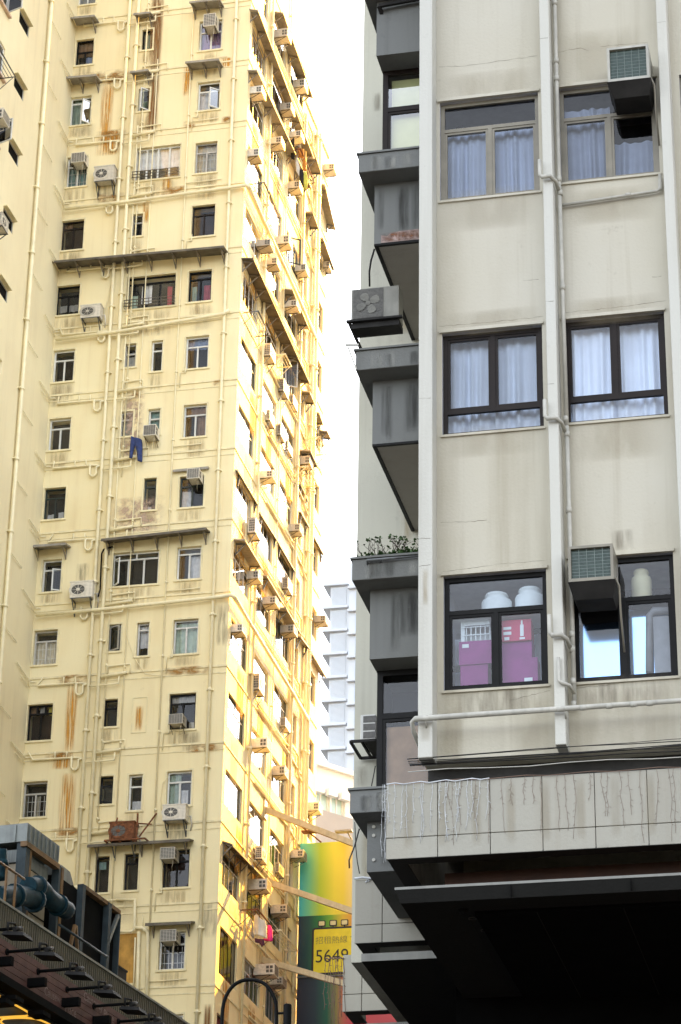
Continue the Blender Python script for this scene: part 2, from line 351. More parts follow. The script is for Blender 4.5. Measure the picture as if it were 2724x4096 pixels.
tw('L1',874,638,972,774,fc='alu',cur='cream',**GR)
tw('L1',275,988,374,1120,fc='frame_brown',room='room_brown',cur=[('brown',(.02,.4,.75,1))],tr=.25)
tw('L1',589,960,639,1058,cols=1,tr=.35,fc='alu',room='room_blue')
tw('L1',859,920,962,1058,fc='frame_brown',room='room_brown',tr=.28)
tw('L2',251,133,355,264,fc='frame_dark',room='room_blue',tr=.33,cur=[('grey',(.1,.9,.2,.42))])
tw('L2',568,88,785,231,cols=3,tr=.2,fc='frame_dark',room='room_blue',cur=[('white',(.27,.48,.25,.8)),('red',(.8,.9,.1,.7)),('green',(.05,.2,.1,.5))],rail=1)
tw('L2',844,65,947,204,fc='frame_dark',room='room_blue',cur=[('red',(.6,.95,.05,.6)),('teal',(.1,.3,.1,.6))],tr=.25)
tw('L2',238,422,332,563,fc='frame_white',room='room')
tw('L2',556,394,609,498,cols=1,tr=.4,fc='alu',cur='grey',cr=(0,1,0,.55))
tw('L2',677,380,728,517,cols=1,tr=.3,fc='frame_white',room='room')
tw('L2',831,360,934,503,fc='frame_white',cur='blue',cr=(0,1,.68,1),tr=.3)
tw('L2',218,728,315,869,fc='frame_white',room='room')
tw('L2',537,697,595,808,cols=1,tr=.3,fc='frame_white',cur='green',cr=(0,1,0,.7))
tw('L2',663,686,717,800,cols=1,tr=.35,fc='frame_white',cur='teal')
tw('L2',821,666,924,810,fc='frame_white',cur=[('brown',(0,1,.7,1)),('brown',(.5,1,0,.7))])
tw('L2',197,1039,292,1179,fc='frame_green',room='room_blue',cur=[('white',(.1,.4,.02,.25)),('white',(.6,.95,.05,.3))])
tw('L2',643,996,699,1138,cols=1,tr=.25,fc='frame_green',room='room_blue',cur=[('white',(.1,.5,.02,.2))])
tw('L2',804,986,912,1125,fc='frame_green',room='room_blue',cur=[('white',(.05,.45,.02,.6))],tr=.3)
tw('L3',189,214,274,357,fc='frame_white',room='room_blue',op=('r',.5,1,25),tr=.3)
tw('L3',503,178,710,328,cols=3,tr=.2,tcols=2,fc='frame_white',room='room',op=('l',.02,.26,45))
tw('L3',792,156,900,301,fc='frame_white',cur='white',cr=(.4,1,0,.78),tr=.2)
tw('L3',150,530,255,684,fc='alu',cur='cream',cr=(0,1,0,.7),**GR)
tw('L3',486,504,541,624,cols=1,tr=0,fc='alu',room='room_blue',op=('l',.05,1,25))
tw('L3',613,496,667,645,cols=1,tr=.2,fc='alu',cur='white',cr=(.1,.9,.3,1))
tw('L3',776,481,887,635,fc='alu',cur='green',cr=(0,1,0,.95),tr=.22)
tw('L3',122,862,233,1024,fc='frame_dark',room='room_brown',cur=[('brown',(0,.25,.76,1)),('grey',(.4,.62,.76,1)),('yellow',(.75,1,.76,1))],tr=.24,tcols=3)
tw('L3',464,839,526,962,cols=1,tr=.3,fc='frame_dark',room='room_blue')
tw('L3',757,813,876,974,fc='frame_dark',room='room',cur=[('grey',(0,1,.75,1)),('cream',(.7,.9,0,.25))],tr=.26)
tw('L4',102,61,209,220,fc='alu',room='room',cur=[('cream',(.4,.6,0,.65))],tr=.33,**GR)
tw('L4',446,37,506,162,cols=1,tr=.35,fc='frame_dark',room='room',op=('r',.05,1,25))
tw('L4',575,30,637,190,cols=1,tr=.32,fc='frame_white',room='room_blue',cur=[('white',(.15,.9,.05,.32))])
tw('L4',747,14,858,168,fc='frame_white',cur=[('green',(0,.5,0,1)),('white',(.5,.8,.1,.5))],tr=.3)
tw('L4',426,396,488,559,cols=1,tr=0,fc='frame_dark',room='room',cur=[('teal',(.1,.6,.7,.9))])
tw('L4',556,384,619,548,cols=1,tr=.25,fc='frame_dark',room='room')
tw('L4',729,366,848,535,fc='frame_dark',room='room_brown',tr=.3)
tw('L4',712,735,829,903,fc='frame_white',room='room_blue',tr=.32,**GR)
tw('L4',752,1104,818,1260,cols=1,tr=.3,fc='frame_white',room='room_blue')
# side wall: five columns of windows, one to each floor
SIDE=[(80.36,82.62),(83.5,85.78),(86.62,88.75),(89.42,90.22),(91.62,93.15)]
FIN=['frame_white','alu','alu','frame_green']
for k in range(-2,14):
    L=L0+PITCH*k
    if L+2>62.4: dz=.1
    for ci,(a,b) in enumerate(SIDE):
        if L>61.5 and ci>2: continue
        r=(a,b,L+.72,L+1.98); 
        if k==-1 and ci==0: r=(a,b,L+.5,L+2.1)
        holesS.append(r); rd=random.random()
        if ci>=3: continue
        cur=random.choice([None,'white','white','white','cream','grey','green','teal','white','white']); fc=random.choice(FIN); room=random.choice(['room','room_blue','room_brown']); cr=(0,random.choice([1,.6,1]),0,random.choice([1,1,.7])); n=random.choice([3,4,4,5]); t=random.choice([.3,.3,.35,0])  # mostly white curtains stand in for the bright sky reflection in these panes
        gl='glass_warm'
        if ci==0:
            if k==-1: cur,fc,room,n,t='red','frame_dark','room_brown',5,.0; cr=(0,.3,0,1)
            if k==-2: cur,fc,n,t='yellow','frame_green',3,.35; cr=(0,1,0,1)
            if k>=1: cur=None if k%3 else 'grey'; room='room_blue'
        if k==-1 and ci==1: cur,room=None,'black'
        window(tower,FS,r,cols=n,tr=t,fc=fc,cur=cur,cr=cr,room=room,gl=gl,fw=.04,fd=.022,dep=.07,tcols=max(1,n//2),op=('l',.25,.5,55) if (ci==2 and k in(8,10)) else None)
# the narrow and the last column: seen nearly edge-on, too many to single out
mb=MB(); g=MB(); q=MB()
for (a,b,c,d) in holesS:
    if a<89: continue
    frame_bars(mb,FS,a,b,c,d,-.15,-.1,.05,1 if b-a<1 else 3,.3,0,1)
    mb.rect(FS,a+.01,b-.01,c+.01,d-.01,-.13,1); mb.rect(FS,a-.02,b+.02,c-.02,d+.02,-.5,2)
tag(mb.build('window',[M['alu'],M['glass_warm'],M['room_blue']],tower),kind='stuff')
# wing: deep slot vents
for k in range(-1,14):
    z=L0+PITCH*k; zc=59.15+2.83*(k-11.)+.1
    holesW.append((73.93,74.99,zc-.30,zc+.22))
ws=[]
for (a,b,c,d) in holesW:
    if c<45: continue
    w=MB(); frame_bars(w,FWG,a,b,c,d,-.045,-.02,.04,1,0,0,1); w=w.build('vent_slot',M['alu'],tower)
    MB().rect(FWG,a,b,c,d,-.05).build('interior',M['black'],w); MB().box(FWG,a-.04,b+.04,d+.01,d+.05,.002,.15).build('hood',M['course_cream'],w)
for k in range(4):
    a=FWG.hit('W',150,285); z=a[1]-2.83*k; r=(a[0]-2.3,a[0]+.02,z,z+1.35); holesW.append(r)
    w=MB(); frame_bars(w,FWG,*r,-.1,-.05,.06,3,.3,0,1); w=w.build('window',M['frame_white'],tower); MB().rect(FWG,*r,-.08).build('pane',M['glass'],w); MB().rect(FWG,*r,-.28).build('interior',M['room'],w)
    if k%2==0: casement(FWG,r[1]-.75,r[1]-.06,z+.05,z+.95,-.02,M['frame_white'],M['glass_tint'],w,'r',70)
    MB().box(FWG,r[0]-.05,r[1]+.08,z-.1,z-.02,.002,.12).build('window_sill',M['peel_paint'],tower)
mb=MB()
ZT=74.
wall_grid(mb,FT,WX,TX,0,ZT,holesT,.55)
wall_grid(mb,FS,80,89.42-.25,0,ZT,holesS,.55); wall_grid(mb,FS,89.17,93.65,0,64.75,holesS,.55)
mb.quad((TX,89.17,64.75),(TX,93.65,64.75),(-40,93.65,64.75),(-40,89.17,64.75)); mb.quad((TX,89.17,64.75),(TX,89.17,ZT),(-40,89.17,ZT),(-40,89.17,64.75))
mb.quad((TX,93.65,0),(TX,93.65,64.75),(-40,93.65,64.75),(-40,93.65,0)); mb.quad((WX,80,ZT),(TX,80,ZT),(TX,89.17,ZT),(WX,89.17,ZT))
mb.box(None,-40,-29.9,0,ZT,80.7,93.6)
# low parapet on the far roof
mb.box(FS,89.2,93.64,64.76,65.1,-.2,.06)
wall=mb.build('wall',M['yellow_plaster'],tower)
mb=MB(); wall_grid(mb,FWG,62,80,0,ZT,holesW,.3); mb.quad((WX,62,0),(WX,62,ZT),(-40,62,ZT),(-40,62,0)); mb.quad((WX,62,ZT),(WX,80,ZT),(-40,80,ZT),(-40,62,ZT))
mb.build('wing_wall',M['yellow_wing'],tower)
# string courses at each floor, turning both corners
for k in range(-2,15):
    z=L0+PITCH*k; mb=MB()
    mb.box(FT,WX+.002,TX+.03,z-.035,z+.035,.001,.035); 
    mb.box(FS,80.0,93.6 if z<64 else 89.1,z-.035,z+.035,.001,.03)
    mb.box(FT,WX+.002,TX+.02,z-.27,z-.23,.001,.018); 
    mb.build('string_course',M['course_cream'],tower)
# filled-in window, col 2
a=FT.hit('L3',595,832); b=FT.hit('L3',655,988); mb=MB()
for (u0,u1,z0,z1) in ((a[0],b[0],a[1]-.03,a[1]),(a[0],b[0],b[1],b[1]+.03),(a[0],a[0]+.03,b[1]+.03,a[1]-.03),(b[0]-.03,b[0],b[1]+.03,a[1]-.03)): mb.box(FT,u0,u1,z0,z1,.001,.02)
mb.build('blocked_window_trim',M['course_cream'],tower)
# ---- front pipes
def collars(mb,fr,u,zs,d,r):
    for z in zs: mb.tube([fr.P(u,z-.05,d),fr.P(u,z+.05,d)],r*1.35,10)
def vpipe(u,z0,z1,r,d=.1,fr=FT,step=PITCH,off=.9,mt='pipe_cream',name='drain_pipe'):
    mb=MB(); mb.tube([fr.P(u,z0,d),fr.P(u,z1,d)],r,10); z=L0-6*PITCH+off
    while z<z1:
        if z>z0+.1: collars(mb,fr,u,[z],d,r); mb.box(fr,u-r*2,u+r*2,z-.02,z+.02,.002,d)
        z+=step
    return mb.build(name,M[mt],tower)
vpipe(-27.05,18,ZT,.062,.12,off=.7); vpipe(-26.69,18,ZT,.068,.13,off=1.2); vpipe(-22.71,18,ZT,.058,.11,off=1.9)
vpipe(-26.45,30,58,.028,.07,off=.3); vpipe(-24.45,24,ZT,.028,.06,off=.5); vpipe(-25.8,26,61,.022,.05,off=.2); vpipe(-26.3,43,74,.026,.06,off=.4)
vpipe(76.8,0,ZT,.07,.12,FWG,off=1.4)
vpipe(83.08,20,ZT,.05,.1,FS); vpipe(88.98,20,64,.05,.1,FS); vpipe(89.15,20,64,.035,.08,FS); vpipe(91.0,20,64.5,.06,.12,FS); vpipe(91.32,20,64.5,.085,.16,FS); vpipe(86.2,20,70,.02,.06,FS)
vpipe(88.85,20,64,.025,.05,FS,off=.2)
# big cross drains that wrap round the corner, and the small branch plumbing of every floor
def hpipe(pts,r,name='drain_pipe'): return MB().tube(pts,r,10).build(name,M['pipe_cream'],tower)
for k,zz in ((10,0),(8,.0),(4,0)):
    z=L0+PITCH*k+(-.28 if k!=8 else -.12); dd=.2
    a=.42 if k==8 else .18
    P=[FT.P(-29.1,z-a,dd),FT.P(-26.69,z-a*.8,dd),FT.P(-22.71,z-.02,dd)]
    if k==8: P+=[FT.P(-22.5,z+.12,dd)]
    else: P+=[Vector((TX+.12,80-dd,z+.02)),Vector((TX+.2,80-.1,z)),FS.P(81.5,z-.03,.2),FS.P(88.8,z-.15,.2),FS.P(91.3,z-.22,.2)]
    hpipe(P,.066)
for k in range(-2,14):
    z=L0+PITCH*k; r=random.Random(k+50); j=lambda a=.08:r.uniform(-a,a)
    big=k in(10,4,8)
    mb=MB(); d=.08
    zl=z-.32+j()
    if not big or k==8:
        mb.tube([FT.P(-28.9+j(.2),zl+.3,d),FT.P(-28.9,zl,d),FT.P(-27.5+j(.1),zl,d),FT.P(-27.12,zl-.03,d)],.03,7)
        u=-28.1+j(.3); mb.tube([FT.P(u,zl,d),FT.P(u,zl+.26,d)],.026,6); u+=.42; mb.tube([FT.P(u,zl,d),FT.P(u,zl+.24,d)],.026,6)
    mb.tube([FT.P(-27.5,zl+.03,.1),FT.P(-27.5,zl-.35,.1),FT.P(-27.42,zl-.45,.1),FT.P(-27.32,zl-.45,.1),FT.P(-27.25,zl-.36,.1),FT.P(-27.25,zl-.1,.1),FT.P(-27.06,zl-.05,.11)],.04,7)
    mb.build('branch_pipe',M['pipe_cream'],tower)
    mb=MB(); zr=z-.12+j(.06); ue=-25.6+j(.25)
    mb.tube([FT.P(-26.62,zr-.08,.12),FT.P(-25.95+j(.2),zr,.12),FT.P(-25.72+j(.1),zr+.03,.12)],.055,8)
    mb.tube([FT.P(-27.0,zr-.42,.16),FT.P(-26.3,zr-.4,.16),FT.P(-25.95,zr-.38,.16),FT.P(-25.95,zr-.12,.16)],.03,7)
    mb.tube([FT.P(-26.4,zr+.05,.06),FT.P(-26.4,zr+.32,.06),FT.P(ue,zr+.36,.06),FT.P(ue,zr+.02,.06)],.022,6)
    if r.random()<.6: MB().tube([FT.P(-24.45,zr+.3,.06),FT.P(-23.2+j(.2),zr+.34,.06)],.02,6).build('conduit',M['pipe_cream'],tower)
    if r.random()<.5: MB().tube([FT.P(-24.3,zr-.1,.05),FT.P(-24.3,zr+.5,.05),FT.P(-24.1,zr+.5,.05),FT.P(-24.1,zr+.8,.05)],.02,6).build('conduit',M['pipe_cream'],tower)
    mb.build('branch_pipe',M['pipe_cream'],tower)
    # on the wing, running into the inner corner
    mb=MB(); mb.tube([FWG.P(78.6+j(.2),z-.05+j(),.06),FWG.P(79.94,z-.12,.06),FT.P(-29.0,z-.14,.06)],.024,6)
    mb.tube([FWG.P(78.9+j(.2),z-.3,.06),FWG.P(79.93,z-.34,.06)],.02,6)
    mb.build('branch_pipe',M['pipe_cream'],tower); mb=MB(); mb.tube([FWG.P(77.15,z+.75,.06),FWG.P(78.25,z+.72,.06),FWG.P(78.25,z+.66,.06)],.018,6); mb.build('overflow_pipe',M['pipe_cream'],tower)
    # side wall service pipes under the window sills
    mb=MB(); zs=z+.3+j(.1)
    mb.tube([FS.P(83.2,zs-.05,.05),FS.P(86+j(.4),zs,.05),FS.P(88.9,zs+.05,.05)],.025,6); mb.tube([FS.P(84.5+j(.5),zs-.25,.06),FS.P(89,zs-.2,.06),FS.P(91.2,zs-.35,.06)],.032,6)
    mb.tube([FS.P(89.2,zs+.2,.07),FS.P(90.3,zs+.2,.07),FS.P(90.3,zs-.5,.07),FS.P(91.1,zs-.6,.07)],.04,6)
    mb.build('branch_pipe',M['pipe_cream'],tower)
# ---- awnings, front
def aw(c,x0,y0,x1,y1,p=.55,**k):
    a=FT.hit(c,x0,y0); b=FT.hit(c,x1,y1); return awning(tower,FT,a[0],b[0],a[1],b[1],p,k.pop('drop',.12),**k)
aw('L1',314,119,447,106,.7,nb=2); aw('L1',296,384,455,371,.7,nb=3); aw('L1',615,86,690,78,.5,nb=2); aw('L1',600,345,678,335,.5,nb=2); aw('L1',870,47,1004,33,.7,nb=3); aw('L1',852,315,1000,302,.7,nb=3)
aw('L2',238,62,1025,-8,.75,nb=8,mt='awning_dark'); aw('L3',153,172,318,160,.6,nb=2); aw('L3',476,143,942,93,.6,nb=5,mt='awning_dark'); aw('L4',412,355,868,328,.5,nb=3,mt='awning_dark'); aw('L4',668,703,874,694,.45,nb=2,mt='awning_dark')
aw('L2',779,966,938,951,.12,nb=0,drop=.03)
# ---- awnings, side wall
for a,b,c,k in [((280,110),(385,125),(1030,1835),dict(nb=9)),((260,820),(375,820),(1005,2190),dict(nb=8))]:
    awning_px(tower,FS,('Z1',*a),('Z1',*b),('Z1',*c),**k)
u0,z0=83.3,65.0; awning(tower,FS,83.3,88.7,65.15,64.7,.45,.15,nb=5)
awning_px(tower,FS,('Z2',190,825),('Z2',330,830),('Z2',985,2280),nb=10,mt='awning_dark')
for c,a,b,d in [('Z2',(670,1185),(785,1190),(980,1650)),('Z1',(1068,2135),(1160,2150),(1283,2675)),('Z2',(1055,590),(1140,590),(1270,960)),('Z2',(925,290),(1020,290),(1090,490)),
  ('Z3',(885,195),(985,200),(1045,345)),('Z3',(1015,440),(1095,445),(1140,580)),('Z3',(1090,650),(1190,660),(1235,750)),('Z3',(865,880),(995,885),(1080,1075)),('Z3',(855,1270),(885,1275),(965,1465)),
  ('Z3',(120,1105),(155,1110),(400,1530)),('Z3',(385,1600),(415,1605),(620,1940)),('Z3',(100,1915),(235,1920),(440,2260)),('Z3',(600,1950),(630,1955),(825,2300)),('Z3',(850,1595),(890,1600),(975,1760)),('Z3',(980,1820),(1010,1825),(1155,2100)),
  ('Z4',(535,150),(605,150),(790,470)),('Z4',(710,530),(830,530),(1000,830)),('Z4',(930,855),(1000,865),(1100,1000)),('Z4',(1065,1050),(1130,1060),(1290,1330)),('Z1',(945,1840),(1060,1840),(1120,2030))]:
    awning_px(tower,FS,(c,*a),(c,*b),(c,*d),nb=2,brk='steel_grey')
awning_px(tower,FS,('Z5',80,1130),('Z5',190,1165),('Z5',560,1550),nb=7,mt='awning_dark')
# ---- rust and dirt runs
def decal(fr,c,x0,y0,x1,y1,mt,d=.004,par=None,name='rust_stain'):
    a=fr.hit(c,x0,y0); b=fr.hit(c,x1,y1); return MB().rect(fr,a[0],b[0],b[1],a[1],d).build(name,M[mt],par or tower)
for q in [('L1',455,375,500,640,'rust_stain'),('L1',680,-60,722,330,'brown_stain'),('L1',668,300,706,620,'brown_stain'),('L1',822,285,858,430,'rust_stain'),('L1',728,785,772,850,'rust_stain'),('L1',640,890,668,1000,'rust_stain'),('L1',430,590,560,690,'rust_stain'),('L1',410,800,520,910,'dark_stain'),
  ('L3',300,760,335,1090,'rust_stain'),('L3',608,868,640,980,'rust_stain'),('L3',230,1085,330,1150,'rust_stain'),('L4',913,1055,946,1260,'brown_stain'),('L4',270,20,330,330,'rust_stain'),('L3',340,230,400,320,'dark_stain'),('L3',810,985,900,1080,'dark_stain'),('L4',720,245,860,330,'dark_stain'),
  ('L2',545,600,640,930,'peel'),('L3',490,-60,740,90,'peel'),('L4',430,690,530,960,'rust_stain'),('L1',990,260,1040,300,'rust_stain'),('L3',960,410,1030,600,'dark_stain'),('L4',900,600,980,760,'dark_stain'),('L2',220,560,330,640,'grime'),('L1',180,600,300,1140,'grime'),('L2',850,230,960,330,'grime'),('L4',350,560,640,700,'grime'),('L1',330,560,430,640,'grime'),('L1',870,770,980,830,'grime')]:
    decal(FT,*q,d=.006+random.random()*.01)
for q in [('L1',430,590,570,625),('L1',320,335,600,362),('L1',430,872,560,900),('L1',700,845,860,880),('L1',820,545,880,575),('L1',990,525,1050,550),('L2',950,560,1000,580),('L3',240,735,420,768),('L3',720,700,960,725),('L3',830,1045,1010,1072),('L4',230,270,380,300),('L3',200,1080,330,1110),('L2',590,600,640,640),('L1',470,345,560,375)]:
    decal(FT,*q,'rust_band',d=.0365+random.random()*.006)
for i,k in enumerate(range(-1,13)):
    z=L0+PITCH*k
    for u in (80.9+i%3*.5,84.3+i%2*.8,87.2+(i*7%5)*.3):
        MB().rect(FS,u,u+.9,z-1.2,z+.6,.004+.001*(i%3)).build('rust_stain',M['grime' if i%2 else 'rust_stain'],tower)

# lower pipe run, rusty panel and the black hose
q=lambda x,y,d=0: FT.P(*FT.hit('L4',x,y,d),d)
hpipe([q(500,735,.14),q(590,733,.14),q(603,722,.14),q(604,590,.14),q(520,590,.12)],.045); hpipe([q(603,715,.15),q(640,718,.15),q(662,735,.15),q(662,760,.15),q(655,1147,.15)],.065); hpipe([q(622,735,.12),q(612,1147,.12)],.06); hpipe([q(606,760,.08),q(598,1000,.08)],.028); hpipe([q(640,660,.07),q(640,720,.07)],.022)
a=FT.hit('L4',537,745); b=FT.hit('L4',604,962); MB().box(FT,a[0],b[0],b[1],a[1],.002,.012).build('rust_panel',M['rust_panel'],tower)
p=lambda x,y,d=.16: FT.P(*FT.hit('L3',x,y,d),d)
MB().tube([p(505,155),p(490,160),p(465,168),p(456,185),p(452,260),p(449,345),p(440,380)],.03,8).build('hose',M['black'],tower)
for c,pts in (('L2',[(500,110),(485,190),(470,240),(465,270)]),('L4',[(755,35),(728,70),(720,130),(722,190)]),('L3',[(560,515),(580,590),(600,650),(650,725),(740,735)])):
    MB().tube([FT.P(*FT.hit(c,x,y,.06),.06) for x,y in pts],.012,5).build('conduit',M['pipe_cream'],tower)
# numerals on the lowest green window, as lettering fixed to its blind
# ------------------------------------------------------------------ air conditioners
ORD=['first','second','third','fourth','fifth','sixth','seventh','eighth','ninth','tenth','eleventh','twelfth','thirteenth','fourteenth']
def make_ac():
    """window unit, unit size 1 x 1 x 1: x width, -y out of the wall, z height"""
    r=empty('air_conditioner',(0,0,0),'x','air conditioner',world=False)
    b=MB(); b.box(None,-.5,.5,0,1,-1,.1); b.box(None,-.5,.5,.97,1.03,-1.03,-1.001); b.box(None,-.5,.5,-.03,.03,-1.03,-1.001); b.box(None,-.5,-.46,.03,.97,-1.03,-1.001); b.box(None,.46,.5,.03,.97,-1.03,-1.001)
    b.build('casing',M['ac_white'],r)
    g=MB(); g.box(None,-.46,.46,.03,.97,-1.012,-1.002)
    for s in (-1,1):
        for i in range(2):
            for j in range(2):
                y=-.93+.2*i; z=.18+.36*j; g.box(None,s*.5 if s<0 else .5,s*.512,z,z+.27,y,y+.15)
    g.build('vent',M['ac_grille'],r)
    l=MB()
    for i in range(7): l.box(None,-.46,.46,.09+.125*i,.115+.125*i,-1.024,-1.0125)
    for i in range(1,5): l.box(None,-.46+.184*i,-.445+.184*i,.03,.97,-1.028,-1.0245)
    l.build('louvre',M['ac_white'],r)
    k=MB()
    for s in (-.42,.42): k=MB(); k.bar((s,.02,-.06),(s,-.9,-.03),.035); k.bar((s,.06,-.75),(s,-.8,-.06),.03); k.build('bracket',M['iron_dark'],r)
    h=MB(); h.tube([(.3,-.7,-.02),(.32,-.75,-.35),(.2,-.5,-.6),(.1,-.05,-.75)],.018,5); h.build('drain_hose',M['ac_white'],r)
    return r
def make_cond(mt='ac_white'):
    """split condenser on a bracket, unit size"""
    r=empty('condenser_unit',(0,0,0),'x','air conditioner',world=False)
    b=MB(); b.box(None,-.5,.5,0,1,-1,-.12); b.box(None,-.53,.53,.96,1.03,-1.03,-.1); b.build('casing',M[mt],r)
    g=MB(); g.disc((-.14,-1.0,.5),(0,-1,0),.41,.3,.03,24); 
    g.disc((-.14,-1.005,.5),(0,-1,0),.3,0,.008,24,1)
    for i in range(8): a=i*.785; g.bar((-.14,-1.03,.5),(-.14+.4*math.cos(a)*.8,-1.03,.5+.4*math.sin(a)),.02,.01)
    g.disc((-.14,-1.03,.5),(0,-1,0),.09,0,.02,12)
    g.build('fan_grille',[M[mt],M['ac_grille']],r)
    v=MB()
    for i in range(3):
        for j in range(5): v.box(None,-.512,-.5,.1+.165*j,.22+.165*j,-.9+.22*i,-.74+.22*i)
    v.build('vent',M['ac_grille'],r)
    k=MB()
    for s in (-.4,.4): k.bar((s,0,-.04),(s,-1.05,-.04),.05); k.bar((s,.0,-.85),(s,-.95,-.06),.045); k.bar((s,.0,-.9),(s,0,0),.05)
    k.bar((-.45,-1.02,-.03),(.45,-1.02,-.03),.05); k.build('bracket',M['steel_grey'],r)
    h=MB(); h.tube([(.46,-.5,.3),(.62,-.4,.35),(.66,-.2,-.1),(.6,-.03,-.5)],.03,6); h.build('drain_hose',M['ac_white'],r)
    return r
AC0=make_ac(); CD0=make_cond(); CR0=make_cond('rust')
used={}
def place(proto,loc,rz,w,dp,h,label,group):
    if proto not in used: o=proto; used[proto]=1
    else: o=copy_tree(proto)
    o.location=loc; o.rotation_euler=(0,0,rz); o.scale=(w,dp,h); o['label']=label; o['group']=group; return o
GA='air conditioners on the yellow tower'; GC='condenser units on the yellow tower'
def ac_front(c,x0,y0,x1,y1,label,proto=None,dp=.5):
    """front face rectangle measured, hung dp proud of the wall"""
    a=FT.hit(c,x0,y0,dp); b=FT.hit(c,x1,y1,dp); w=b[0]-a[0]; h=a[1]-b[1]
    return place(proto or AC0,FT.P((a[0]+b[0])/2,b[1],0),0,w,dp,h,label,GC if proto else GA)
ac_front('L1',913,66,964,112,'white window air conditioner above purple curtains, near the top of the front wall')
ac_front('L1',320,688,378,722,'white window air conditioner half over a barred greenish window beside a condenser')
ac_front('L2',643,760,697,800,'green fronted window air conditioner beside the hanging blue trousers')
ac_front('L2',838,955,892,993,'white window air conditioner at a dark green window, thin hood above',dp=.5)
ac_front('L3',756,908,818,945,'rusty window air conditioner in the lower corner of a dark window',dp=.45)
ac_front('L4',718,358,782,404,'white window air conditioner under long low awning, above a dark curtained window')
ac_front('L4',718,727,788,773,'green fronted window air conditioner under the lowest short awning')
ac_front('L1',424,748,508,803,'cream condenser on rusty bracket beside the two main drain pipes',CD0,.42)
ac_front('L2',362,222,447,270,'cream condenser with blue sticker below the long dark awning',CD0,.42)
ac_front('L3',316,314,412,378,'grey condenser on bracket next to a black hose',CD0,.42)
ac_front('L4',730,166,830,228,'white condenser with visible fan under green curtained window',CD0,.45)
ac_front('L4',492,244,598,318,'rusty brown condenser on a rusted cage rack',CR0,.5)
rk=MB(); a=FT.hit('L4',470,330,.7); b=FT.hit('L4',650,330,.7); z=a[1]+.02
P=FT.P
for u in (a[0],(a[0]*2+b[0])/3,(a[0]+b[0]*2)/3,b[0]): rk.bar(P(u,z,.75),P(u,z+.05,.02),.045)
rk.bar(P(a[0],z,.75),P(b[0],z,.75),.05); rk.bar(P(a[0],z+.02,.2),P(b[0],z+.02,.2),.045); rk.bar(P(a[0]+.15,z,.7),P(a[0]+.2,z+1.0,.1),.04); rk.bar(P(b[0]-.3,z,.7),P(b[0]-.3,z+.9,.7),.05); rk.bar(P(b[0]-.3,z+.55,.7),P(b[0]+.1,z+.6,.4),.04); rk.bar(P(b[0]-.2,z+.1,.7),P(b[0]+.15,z+1.1,.05),.04)
tag(rk.build('cage_rack',M['rust']),'rusted iron cage rack bolted to the yellow front wall under a brown condenser','rack')
# side wall: near face of each unit measured: wall edge, top, outer edge, bottom
def side_unit(c,xl,yt,xr,yb,proto=None,w=.62):
    u,z=FS.hit(c,xl,yb); lo,hi=.1,2.
    for _ in range(40):
        p=(lo+hi)/2; r=ray(*px(c,xr,yb)); y=(r*((TX+p)/r.x)).y
        if y>u: lo=p
        else: hi=p
    h=FS.hit(c,xl,yt)[1]-z
    return Vector((TX,u+w/2,z)),w,p,h,proto or AC0
units=[]
for q in [('Z1',575,335,725,430),('Z1',800,920,920,1010),('Z1',285,1000,425,1085),('Z1',645,1195,765,1275),('Z1',755,1520,880,1590),('Z1',520,1590,650,1670),('Z1',260,1725,390,1815),('Z1',735,2105,860,2185),('Z1',1140,1905,1265,1975),
 ('Z2',372,605,525,680),('Z2',600,555,740,655),('Z2',472,812,600,895),('Z2',820,890,935,968),('Z2',690,1310,830,1385),('Z2',1140,855,1210,925),
 ('Z3',400,1108,550,1195),('Z3',870,940,980,1035),('Z3',742,1728,865,1812),('Z4',375,95,500,188),('Z4',560,395,700,480),('Z4',190,712,315,805),('Z4',768,725,910,812),('Z4',1160,615,1280,690),('Z4',422,2035,600,2150),
 ('Z5',627,303,750,405),('Z5',1000,700,1120,790),('Z5',822,1215,950,1300),('Z5',367,1530,555,1645),('Z6',668,320,825,415),('Z6',487,960,690,1080),('Z6',650,1100,780,1185)]: units.append(side_unit(*q))
for q in [('Z2',432,1815,525,1950),('Z3',612,40,680,180),('Z3',745,225,790,330),('Z3',465,405,520,520),('Z3',595,570,645,690),('Z3',690,760,730,860),('Z3',250,1655,350,1830),('Z4',770,170,845,300),('Z4',420,1290,510,1470),('Z4',745,1800,815,1900),('Z5',420,1175,505,1310),('Z5',645,1355,690,1455)]: units.append(side_unit(*q,proto=CD0,w=.8))
def colname(y): return ['corner','second','third','narrow','end'][min(4,max(0,sum(y>q for q in (83.1,86.3,89.1,91.2))))]
cnt={}
for loc,w,p,h,pr in sorted(units,key=lambda q:-q[0].z):
    n=colname(loc.y); kd='condenser' if pr is CD0 else 'box air conditioner'; key=(n,kd); i=cnt.get(key,0); cnt[key]=i+1
    place(pr,loc,math.pi/2,w,p,h,f'{kd}, {ORD[i]} from the top in the {n} window column of the gold wall',GC if pr is CD0 else GA)
# on the wing, cut by the left edge
for (c,xl,yt,xr,yb,lab,pr) in [('W',-60,2080,60,2240,'air conditioner on the yellow wing wall, cut by the edge of the photo',AC0),('W2',-40,1640,40,1900,'fan unit on bracket on the wing wall beside a slot vent',CD0)]:
    u,z=FWG.hit(c,xr,yb,.55); z1=FWG.hit(c,xr,yt,.55)[1]; place(pr,Vector((WX,u-.1+.35,z)),math.pi/2,.7,.55,max(.4,z1-z),lab,GA)
